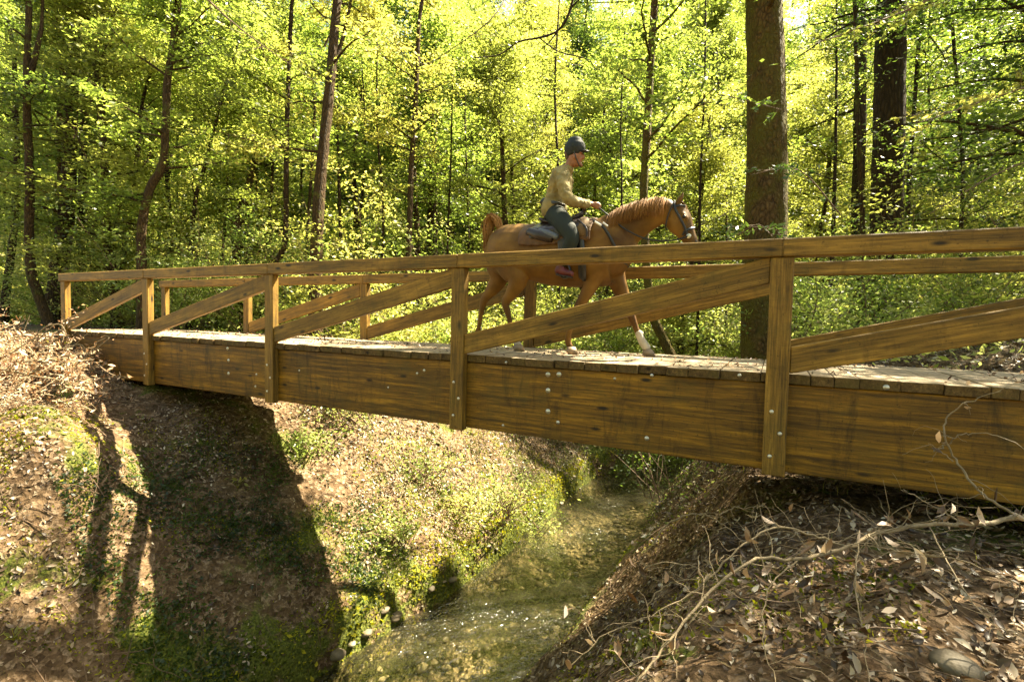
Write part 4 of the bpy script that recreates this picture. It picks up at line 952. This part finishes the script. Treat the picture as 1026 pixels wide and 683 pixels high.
# undergrowth carpet behind the bridge and ravine edge greens
x, y = scatter((-22, 22), (2.6, 30), 110000, lambda x, y: (vnoise(x, y, .9, 50)+.35)*(ground(x, y) > -1.5)*1.2*path_ok(x, y))
P = onground(x, y); P[:, 2] += rng.random(len(P))**1.5*(.5+.5*vnoise(x, y, .7, 51))*.75+.03
V, F = leaf_quads(P, .10, .5, .42, .1); uo = link('undergrowth', mesh_np('undergrowth', V, F, np.clip(.5+1.1*vnoise(x, y, 1.4, 52)+rng.normal(0, .2, len(x)), 0, 1)), M['leafs']); tag(uo, 'low green undergrowth carpeting the forest floor behind the bridge', kind='stuff')

# --- leaf litter ---------------------------------------------------------
x1, y1 = scatter((-4, 13), (-4.5, 9), 170000, lambda x, y: off_stream(x, y, .88)*np.clip(.55+1.7*vnoise(x, y, .8, 60)+.8*vnoise(x, y, 3.1, 63)+.45*(x > 7.2)+.2*((y > 2) & (x < 5))-.42*((x > 2) & (x < 5) & (y < 1.5) & (y > -2.4)), .06, 1)*np.where(x < 6, 1.0, .9))  # litter thinned inside the bridge shadow so it stays dark
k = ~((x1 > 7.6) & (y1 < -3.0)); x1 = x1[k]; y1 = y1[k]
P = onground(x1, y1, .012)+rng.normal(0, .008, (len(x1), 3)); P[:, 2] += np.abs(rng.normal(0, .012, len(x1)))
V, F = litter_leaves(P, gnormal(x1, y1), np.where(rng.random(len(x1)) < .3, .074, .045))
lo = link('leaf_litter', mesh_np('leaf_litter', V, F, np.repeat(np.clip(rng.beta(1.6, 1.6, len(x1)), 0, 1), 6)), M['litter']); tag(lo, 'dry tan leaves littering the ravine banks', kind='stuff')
x2, y2 = scatter((-22, 22), (3, 26), 30000, lambda x, y: off_stream(x, y, 1)*1.0)
V, F = leaf_quads(onground(x2, y2, .03), .12, .85, .45, 0); l2 = link('forest_floor_litter', mesh_np('forest_floor_litter', V, F, rng.random(len(x2))), M['litter']); tag(l2, 'brown leaves on the forest floor behind the bridge', kind='stuff')
# leaves and dirt on the deck
x3, y3 = scatter((-3, 13), (.02, 1.7), 1500, lambda x, y: .3+.7*(vnoise(x, y, 2, 61) > 0))
P = np.stack([x3, y3, np.full(len(x3), .012)], 1); V, F = litter_leaves(P, np.tile([0, 0, 1.], (len(x3), 1)), np.full(len(x3), .05))
l3 = link('deck_litter', mesh_np('deck_litter', V, F, np.repeat(rng.random(len(x3)), 6)), M['litter']); tag(l3, 'small dry leaves scattered over the bridge deck', kind='stuff')
# fine twigs in the litter
acc = Acc()
for i in range(1500):
    x, y = random.uniform(-3, 12.5), random.uniform(-3.5, 6)
    if abs(x-float(s_center(y))) < 1.1 or (x > 7.6 and y < -2.9): continue
    L = random.uniform(.12, .5); az = random.uniform(0, 6.28); q = np.linspace(-.5, .5, 5)[:, None]*L*np.array([[math.cos(az), math.sin(az), 0]])+np.array([[x, y, 0]])
    q[:, :2] += rng.normal(0, .012, (5, 2)); q[:, 2] = ground(q[:, 0], q[:, 1])+.03+random.uniform(-.01, .04); q[:, 2] += np.linspace(0, random.uniform(0, .1), 5)
    acc.tube(q, np.linspace(.005, .002, 5)*random.uniform(.6, 1.3), 4)
to = link('twig_litter', acc.mesh('twig_litter'), M['twigd']); tag(to, 'small fallen twigs scattered over the banks', kind='stuff')
# --- moss -----------------------------------------------------------------
def mossd(x, y):
    c = s_center(y); dl = c-x-s_half(y); dr = x-c-s_half(y)
    edge = np.exp(-((dl-.18)/.3)**2)*1.1+np.exp(-((dr-.1)/.2)**2)*.4
    hill = (vnoise(x, y, .75, 70) > .12)*.75*((x < 2.6) | (x > 7.6))
    mound = 1.2*np.exp(-(((x-MX)/.9)**2+((y-MY+.35)/.7)**2))*(vnoise(x, y, 2.5, 72) > -.2)
    slab = .55*sstep(2.0, 3.0, x)*(1-sstep(4.4, 5.0, x))*(vnoise(x, y, 1.8, 75) > -.08)  # extra moss across the bridge shadow, to deepen its tone
    return np.clip(edge+mound+slab+hill*np.where(y > 2, .12, np.where((x < 1.8) | (y < -2.1), .35, .45)), 0, 1)*off_stream(x, y, .8)
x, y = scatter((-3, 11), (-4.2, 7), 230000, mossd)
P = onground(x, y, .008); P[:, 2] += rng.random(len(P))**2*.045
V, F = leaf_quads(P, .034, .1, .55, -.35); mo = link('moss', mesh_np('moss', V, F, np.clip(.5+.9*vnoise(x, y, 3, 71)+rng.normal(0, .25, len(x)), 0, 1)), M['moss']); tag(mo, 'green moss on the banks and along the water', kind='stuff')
# pebbles on the creek bed
pb = bmesh.new(); bmesh.ops.create_icosphere(pb, subdivisions=2, radius=1); pv = np.array([v.co for v in pb.verts]); pf = np.array([[v.index for v in f.verts] for f in pb.faces]); pb.free()
VV = []; FF = []; AA = []; cnt = 0
for i in range(900):
    y_ = random.uniform(-3, 12); x_ = float(s_center(y_))+random.uniform(-1.15, 1.12); r_ = random.choice([.02, .03, .04, .05, .07])*random.uniform(.7, 1.2)
    a_ = random.uniform(0, 3.1); q = pv*np.array([r_*random.uniform(1, 1.5), r_, r_*.5])*(1+.2*rng.normal(0, 1, (len(pv), 1))*.4)
    q = np.stack([q[:, 0]*math.cos(a_)-q[:, 1]*math.sin(a_), q[:, 0]*math.sin(a_)+q[:, 1]*math.cos(a_), q[:, 2]], 1)+np.array([x_, y_, gz(x_, y_)+r_*.2])
    VV.append(q); FF.append(pf+cnt); cnt += len(pv); AA.append(np.full(len(pf), random.random()))
M['pebble'] = leafmat('creek_pebble', [(0, (.05, .035, .018)), (.5, (.20, .15, .085)), (1, (.48, .38, .25))], 0.0, (1, 1, 1), .5, .4)
po = link('creek_pebbles', mesh_np('creek_pebbles', np.vstack(VV), np.vstack(FF), np.concatenate(AA)), M['pebble'], None, True); tag(po, 'tan and brown pebbles lying on the creek bed', kind='stuff')
# dark creeping plants, kept inside the bridge shadow to deepen it
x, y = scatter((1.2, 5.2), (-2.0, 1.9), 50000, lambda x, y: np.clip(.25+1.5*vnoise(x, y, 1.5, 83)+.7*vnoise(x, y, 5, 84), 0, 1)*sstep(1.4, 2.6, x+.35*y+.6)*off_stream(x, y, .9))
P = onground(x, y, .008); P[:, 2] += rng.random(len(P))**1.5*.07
V, F = leaf_quads(P, .045, .4, .5, 0); cr_ = link('shadow_plants', mesh_np('shadow_plants', V, F, np.clip(.35+.9*vnoise(x, y, 2.5, 85)+rng.normal(0, .2, len(x)), 0, 1)), M['leafd']); tag(cr_, 'dark green creeping plants deepening the bridge shade on the left slope', kind='stuff')
# darker plants clumped on the far slope
x, y = scatter((-.5, 5.2), (2.0, 10), 60000, lambda x, y: np.clip(-.35+2.2*vnoise(x, y, 1.2, 93)+1.0*vnoise(x, y, 4, 94), 0, 1)*off_stream(x, y, .95)*sstep(-.3, 1.2, x))
P = onground(x, y, .008); P[:, 2] += rng.random(len(P))**1.3*.28
V, F = leaf_quads(P, .06, .35, .42, .1); cr2 = link('slope_plants', mesh_np('slope_plants', V, F, np.clip(.4+.9*vnoise(x, y, 2.5, 95)+rng.normal(0, .25, len(x)), 0, 1)), M['leafd']); tag(cr2, 'darker leafy plants in clumps on the far sunlit slope', kind='stuff')
# leafy liverwort cushions right along the water
x, y = scatter((3, 8), (-3, 10), 60000, lambda x, y: np.clip(np.exp(-((s_center(y)-x-s_half(y)-.13)/.13)**2)*(.8+1.2*vnoise(x, y, 2.2, 73)), 0, 1))
P = onground(x, y, .01); P[:, 2] += rng.random(len(P))*.09
V, F = leaf_quads(P, .055, .3, .6, -.1); mo2 = link('edge_moss', mesh_np('edge_moss', V, F, np.clip(.75+.6*vnoise(x, y, 4, 74)+rng.normal(0, .2, len(x)), 0, 1)), M['moss']); tag(mo2, 'bright green leafy moss edging the left side of the water', kind='stuff')
# grasses and small weeds on the far ravine side
def blades(x, y, h, w, mat, name, label, lean=.5, nseg=3):
    n = len(x); b = onground(x, y, -.01); az = rng.uniform(0, 6.28, n); hh = h*rng.uniform(.4, 1.2, n); d = np.stack([np.cos(az), np.sin(az)], 1)*lean*rng.uniform(.2, 1.3, n)[:, None]
    sd = np.stack([-np.sin(az), np.cos(az), np.zeros(n)], 1)*w/2; V = []
    for t in (0, .4, .75, 1.0):
        c = b.copy(); c[:, :2] += d*hh[:, None]*t*t; c[:, 2] += hh*(t-.25*t*t); wd = (1-t)**.7+.05; V += [c-sd*wd, c+sd*wd]
    V = np.stack(V, 1).reshape(-1, 3); f = np.array([(0, 1, 3, 2), (2, 3, 5, 4), (4, 5, 7, 6)]); F = (np.arange(n)[:, None, None]*8+f[None]).reshape(-1, 4)
    o = link(name, mesh_np(name, V, F, np.repeat(rng.random(n), 3)), mat); tag(o, label, kind='stuff'); return o
x, y = scatter((0, 5.6), (2.2, 9), 9000, lambda x, y: np.clip(.25+1.6*vnoise(x, y, 1.1, 80), 0, 1)*off_stream(x, y, .9))
blades(x, y, .22, .007, M['grass'], 'grass', 'thin pale grass on the far bank of the ravine')
x, y = scatter((-1, 11), (-4, 2), 1300, lambda x, y: (vnoise(x, y, 1.6, 81) > .12)*off_stream(x, y, .9)*1.0)
blades(x, y, .14, .006, M['grass'], 'near_grass', 'sparse short grass blades on the near banks')
x, y = scatter((0, 9), (2.2, 14), 26000, lambda x, y: np.clip(-.32+1.9*vnoise(x, y, 1.3, 82)+.12*np.clip(y-7, 0, 6), 0, 1)*off_stream(x, y, .85))
P = onground(x, y, .02); P[:, 2] += rng.random(len(P))**1.7*.4
V, F = leaf_quads(P, .06, .4, .42, .1); wo_ = link('bank_weeds', mesh_np('bank_weeds', V, F, rng.random(len(x))), M['leafs']); tag(wo_, 'small green weeds growing on the far bank', kind='stuff')
# dry stalks standing on the far bank
acc = Acc()
for i in range(520):
    x_, y_ = random.uniform(-.5, 5), random.uniform(2.1, 9)
    if x_ > float(s_center(y_))-1.15: continue
    q = branch_path((x_, y_, gz(x_, y_)-.02), random.uniform(0, 6.28), random.uniform(.15, .7), random.uniform(1.2, 5), 6, .14)
    acc.tube(q, np.linspace(.005, .0015, len(q)), 4)
st_ = link('dry_stalks', acc.mesh('dry_stalks'), M['twig']); tag(st_, 'thin dry stalks standing on the far bank', kind='stuff')
# brushy stems hanging where the stream bends away
for (px_, dep, y_, h, rad, lab) in ((520, 13.5, 455, 1.5, 1.1, 'pale straggly shrub above the water at the far bend'), (585, 16.5, 455, 2.2, 1.5, 'straggly shrub closing the view up the stream'), (668, 11.0, 455, 1.5, .8, 'dark straggly shrub on the right bank below the bridge'), (500, 9.5, 452, 1.1, .9, 'shrub on the far bank beneath the centre of the bridge'),
                                  (420, 9.5, 440, .8, .9, 'shrub on the far bank left of centre below the bridge'), (355, 9.8, 425, .8, .9, 'shrub on the far bank beside the bare litter slope'), (465, 9.2, 470, .5, .55, 'small shrub halfway down the far bank left of the water'), (535, 10.5, 480, .7, .7, 'small shrub near the far water edge under the near centre post'), (395, 8.0, 500, .4, .5, 'little weed bush in the middle of the sunlit far slope'), (310, 8.6, 430, .4, .5, 'little bush at the top of the bare litter slope')):
    p = atD(px_, y_, dep); shrub('shrub', lab, p.x, p.y, rad, h, 900, M['leafs'] if 'dark' not in lab else M['leafd'], .06, stems=22)
# --- seedlings ---------------------------------------------------------------
for (px_, py_, s, lab) in ((655, 648, .17, 'bright green seedling low on the right bank'), (238, 488, .22, 'green fern-like sprout on the shaded slope'), (146, 424, .16, 'sprout at the top of the shaded slope'), (655, 520, .13, 'tiny sprout under the arching twig on the right bank'), (14, 640, .14, 'long-leaved green plant at the lower left corner'), (100, 590, .16, 'green sprout on the sunlit litter slope'), (560, 640, .12, 'small sprout by the right edge of the water')):
    g = gnd_px(px_, py_); acc = Acc(); o = empty('seedling', tuple(g), lab, 'seedling'); V = []; n = 9
    for i in range(n):
        az = 6.28*i/n+random.uniform(-.3, .3); q = branch_path((g.x, g.y, g.z-.01), az, s*random.uniform(.5, 1), random.uniform(.6, 2.2), 4, .1, .06)
        acc.tube(q, np.linspace(.003, .0015, len(q)), 4); V.append(q[-1])
    link('stems', acc.mesh('stems'), M['moss'], o)
    P = np.array(V); v_, f_ = litter_leaves(P, np.tile([0, -.4, 1.], (n, 1)), np.full(n, s*.5), .4); link('leaves', mesh_np('leaves', v_, f_, np.repeat(rng.uniform(.5, 1, n), 6)), M['leaf2'], o)
# --- stones -----------------------------------------------------------------
for (px_, py_, r, lab) in ((337, 655, .10, 'rounded brown stone at the left edge of the water'), (395, 618, .09, 'flat stone on the mossy left water edge'), (385, 612, .07, 'smaller stone beside the flat one on the water edge'), (432, 590, .06, 'small stone further up the left water edge'), (366, 634, .07, 'dark stone between the rounded and the flat stone'), (955, 668, .075, 'grey stone half buried in litter at lower right'), (490, 548, .05, 'little stone on the far left water edge')):
    g = gnd_px(px_, py_); bm = bmesh.new(); bmesh.ops.create_icosphere(bm, subdivisions=3, radius=r)
    sd = random.random()*50
    for v in bm.verts:
        n_ = vnoise(v.co.x/r+sd, v.co.y/r+v.co.z/r, 1.3, 90); v.co *= 1+.45*float(n_); v.co.z *= .6; v.co.x *= 1.25
    o = bm_link('stone', bm, M['stone'], None, True, Matrix.Translation(g+Vector((0, 0, r*.15))) @ Matrix.Rotation(random.uniform(0, 3), 4, 'Z')); tag(o, lab, 'stone')
# --- dead branches in the right foreground ---------------------------------
def arc_px(pl, depths=None, lift=None):
    """twig from pixels; depth found from the ground below each point plus lift"""
    P = []
    for i, (x, y) in enumerate(pl):
        if depths is not None: P.append(np.array(atD(x, y, depths[i])))
        else:
            g = gnd_px(x, y); P.append(np.array(g+Vector((0, 0, 0)))-np.array(ray(x, y).normalized())*(lift[i] if lift else .06))
    return P
def dead_branch(name, label, limbs, mat, leaves=0, size=.08, extra=30, lmat=None, fine=1.0):
    acc = Acc(); first = limbs[0][0][0]; o = empty(name, tuple(first), label, 'branch'); LP = []
    for P, r in limbs:
        q = catmull(np.array(P), 6); q[1:-1] += rng.normal(0, .004, q[1:-1].shape); acc.tube(q, np.linspace(r, r*.35, len(q)), 7, .08)
        for s in range(int(extra*len(q)/40)):
            k = random.randint(1, len(q)-2); az = random.uniform(0, 6.28); b = branch_path(q[k], az, random.uniform(.08, .3)*fine, random.uniform(-.2, .9), 7, .27, .05)
            b[:, 2] = np.maximum(b[:, 2], ground(b[:, 0], b[:, 1])+.015)
            acc.tube(b, np.linspace(min(r*.33, .003), .0008, len(b)), 4); LP.append(b[-1]); LP.append(b[3])
    link('limb', acc.mesh('limb'), mat, o, True)
    if leaves and LP:
        LP = np.array(LP); idx = rng.integers(0, len(LP), leaves); P = LP[idx]+rng.normal(0, .012, (leaves, 3)); P[:, 2] -= size*.35
        v_, f_ = litter_leaves(P, rng.normal(0, 1, (leaves, 3)), np.full(leaves, size), .36); link('dead_leaves', mesh_np('dead_leaves', v_, f_, np.repeat(rng.random(leaves), 6)), lmat or M['litter'], o)
    return o
dead_branch('dead_branch', 'large bleached fallen branch forking across the right foreground', [
    (arc_px([(1040, 515), (985, 524), (930, 526), (880, 533), (850, 548), (800, 560), (760, 560), (712, 592), (672, 640), (634, 690)], [2.9, 2.85, 2.8, 2.75, 2.65, 2.55, 2.5, 2.4, 2.25, 2.1]), .014),
    (arc_px([(850, 548), (815, 536), (780, 528), (745, 545), (705, 585), (660, 612), (610, 634), (570, 668)], [2.65, 2.7, 2.75, 2.7, 2.6, 2.55, 2.5, 2.45]), .0065),
    (arc_px([(870, 535), (890, 550), (960, 560), (1030, 590)], [2.7, 2.5, 2.3, 2.2]), .0065),
    (arc_px([(860, 545), (858, 590), (866, 640), (872, 690)], [2.6, 2.3, 2.1, 1.9]), .004),
    (arc_px([(965, 525), (940, 510), (905, 490)], [2.83, 3.0, 3.1]), .006),
    (arc_px([(800, 560), (770, 590), (765, 640), (780, 690)], [2.55, 2.35, 2.15, 2.0]), .0038),
    (arc_px([(930, 526), (960, 580), (990, 620), (1030, 640)], [2.8, 2.4, 2.2, 2.0]), .0042)], M['twig'], 130, .085, 34, fine=1.3)
dead_branch('dead_twig', 'thin arching grey twig standing against the right girder', [
    (arc_px([(1015, 515), (985, 495), (960, 465), (947, 440), (948, 420), (970, 402), (1003, 392)], [2.9, 3.0, 3.15, 3.2, 3.25, 3.2, 3.1]), .008),
    (arc_px([(936, 452), (950, 445), (957, 438), (975, 434), (1005, 438), (1040, 455)], [3.2, 3.2, 3.15, 3.1, 3.0, 2.9]), .005),
    (arc_px([(955, 462), (940, 450), (930, 444)], [3.15, 3.2, 3.2]), .004)], M['twig'], 8, .09, 8)
dead_branch('dead_twig', 'pale twig arching over the dark mossy right bank', [
    (arc_px([(655, 545), (665, 528), (685, 517), (706, 515), (728, 528), (745, 542)], [3.7, 3.7, 3.65, 3.6, 3.5, 3.4]), .007)], M['twig'], 0, .08, 8)
dead_branch('dead_twig', 'brown curved twig low on the right bank near the water', [(arc_px([(640, 574), (655, 565), (690, 566), (720, 580)], [3.1, 3.1, 3.05, 3.0]), .0045)], M['twig'], 5, .09, 22)
dead_branch('dead_twig', 'second curved twig, nearest the camera beside the seedling on the right bank', [(arc_px([(648, 606), (670, 585), (705, 580), (740, 590)], [2.95, 2.95, 2.9, 2.8]), .0045)], M['twig'], 6, .09, 22)
dead_branch('dead_twig', 'short crooked twig right of the arching one, just under the girder', [(arc_px([(722, 515), (738, 508), (746, 510), (760, 506), (780, 512)], [3.6, 3.6, 3.55, 3.5, 3.45]), .0045)], M['twig'], 3, .09, 16)
# --- dead brush pile at the left end ----------------------------------------
random.seed(9); acc = Acc(); LP = []
p0 = atD(40, 385, 8.0); o = empty('brush_pile', tuple(p0), 'heap of dead brush with curled tan leaves beside the left end of the bridge', 'brush pile')
for i in range(190):
    px_ = random.uniform(-60, 76); py_ = random.uniform(345, 402) if px_ < 40 else random.uniform(352, 402); dep = random.uniform(6.6, 9.0)
    b = atD(px_, py_, dep); b.y = min(b.y, -.25); g = gz(b.x, b.y)
    q = branch_path((b.x, b.y, max(g, b.z-.1)), random.uniform(-.6, 2.4) if random.random() < .6 else random.uniform(0, 6.28), random.uniform(.4, 1.1), random.uniform(-.1, .8), 7, .2, .06)
    q[:, 2] = np.maximum(q[:, 2], ground(q[:, 0], q[:, 1])+.02); q[:, 1] = np.minimum(q[:, 1], -.12)
    acc.tube(q, np.linspace(.011, .003, len(q)), 4); LP += [q[k]+rng.normal(0, .05, 3) for k in range(2, 8) for _ in range(4)]
for pl in ([(22, 370), (30, 345), (45, 328), (60, 325), (66, 332)], [(24, 368), (22, 340), (30, 315)], [(60, 350), (80, 345), (86, 352), (88, 362)], [(70, 372), (85, 358), (108, 340), (106, 336)]):
    q = catmull(np.array([atD(x_, y_, 7.9) for x_, y_ in pl]), 5); acc.tube(q, np.linspace(.012, .004, len(q)), 5)
link('twigs', acc.mesh('twigs'), M['twig'], o, True); LP = np.array(LP); LP[:, 1] = np.minimum(LP[:, 1], -.1)
v_, f_ = litter_leaves(LP, rng.normal(0, 1, (len(LP), 3)), rng.uniform(.05, .10, len(LP)), .30); link('dead_leaves', mesh_np('dead_leaves', v_, f_, np.repeat(rng.random(len(LP)), 6)), M['bush_dead'], o)
# ------------------------------------------------------------ sun, sky, render
SUN = Vector((.7, 1, 1.75)).normalized()
SE = math.asin(SUN.z)
w = bpy.data.worlds.new('World'); sc.world = w; w.use_nodes = True; nt = w.node_tree
bg = nt.nodes['Background']; sky = nt.nodes.new('ShaderNodeTexSky'); sky.sky_type = 'NISHITA'; sky.sun_disc = False
sky.sun_elevation = SE; sky.sun_rotation = math.atan2(SUN.x, SUN.y); sky.air_density = 1; sky.dust_density = 1.6
tn = nt.nodes.new('ShaderNodeMix'); tn.data_type = 'RGBA'; tn.blend_type = 'MULTIPLY'; tn.inputs[0].default_value = 1; tn.inputs[7].default_value = (1, .89, .64, 1); nt.links.new(sky.outputs[0], tn.inputs[6]); nt.links.new(tn.outputs[2], bg.inputs[0]); bg.inputs[1].default_value = .07
sl = bpy.data.lights.new('sun', 'SUN'); sl.energy = 5; sl.angle = math.radians(.55); sl.color = (1, .89, .65)
so = bpy.data.objects.new('sun', sl); C.objects.link(so); so.rotation_euler = SUN.to_track_quat('Z', 'Y').to_euler(); so.location = (0, 0, 30)
sc.view_settings.view_transform = 'Standard'; sc.view_settings.look = 'None'; sc.view_settings.exposure = 3.05; sc.view_settings.gamma = 1
sc.render.engine = 'CYCLES'
sc.cycles.max_bounces = 7; sc.cycles.diffuse_bounces = 4; sc.cycles.transmission_bounces = 5; sc.cycles.transparent_max_bounces = 12
sc.cycles.caustics_reflective = False; sc.cycles.caustics_refractive = False
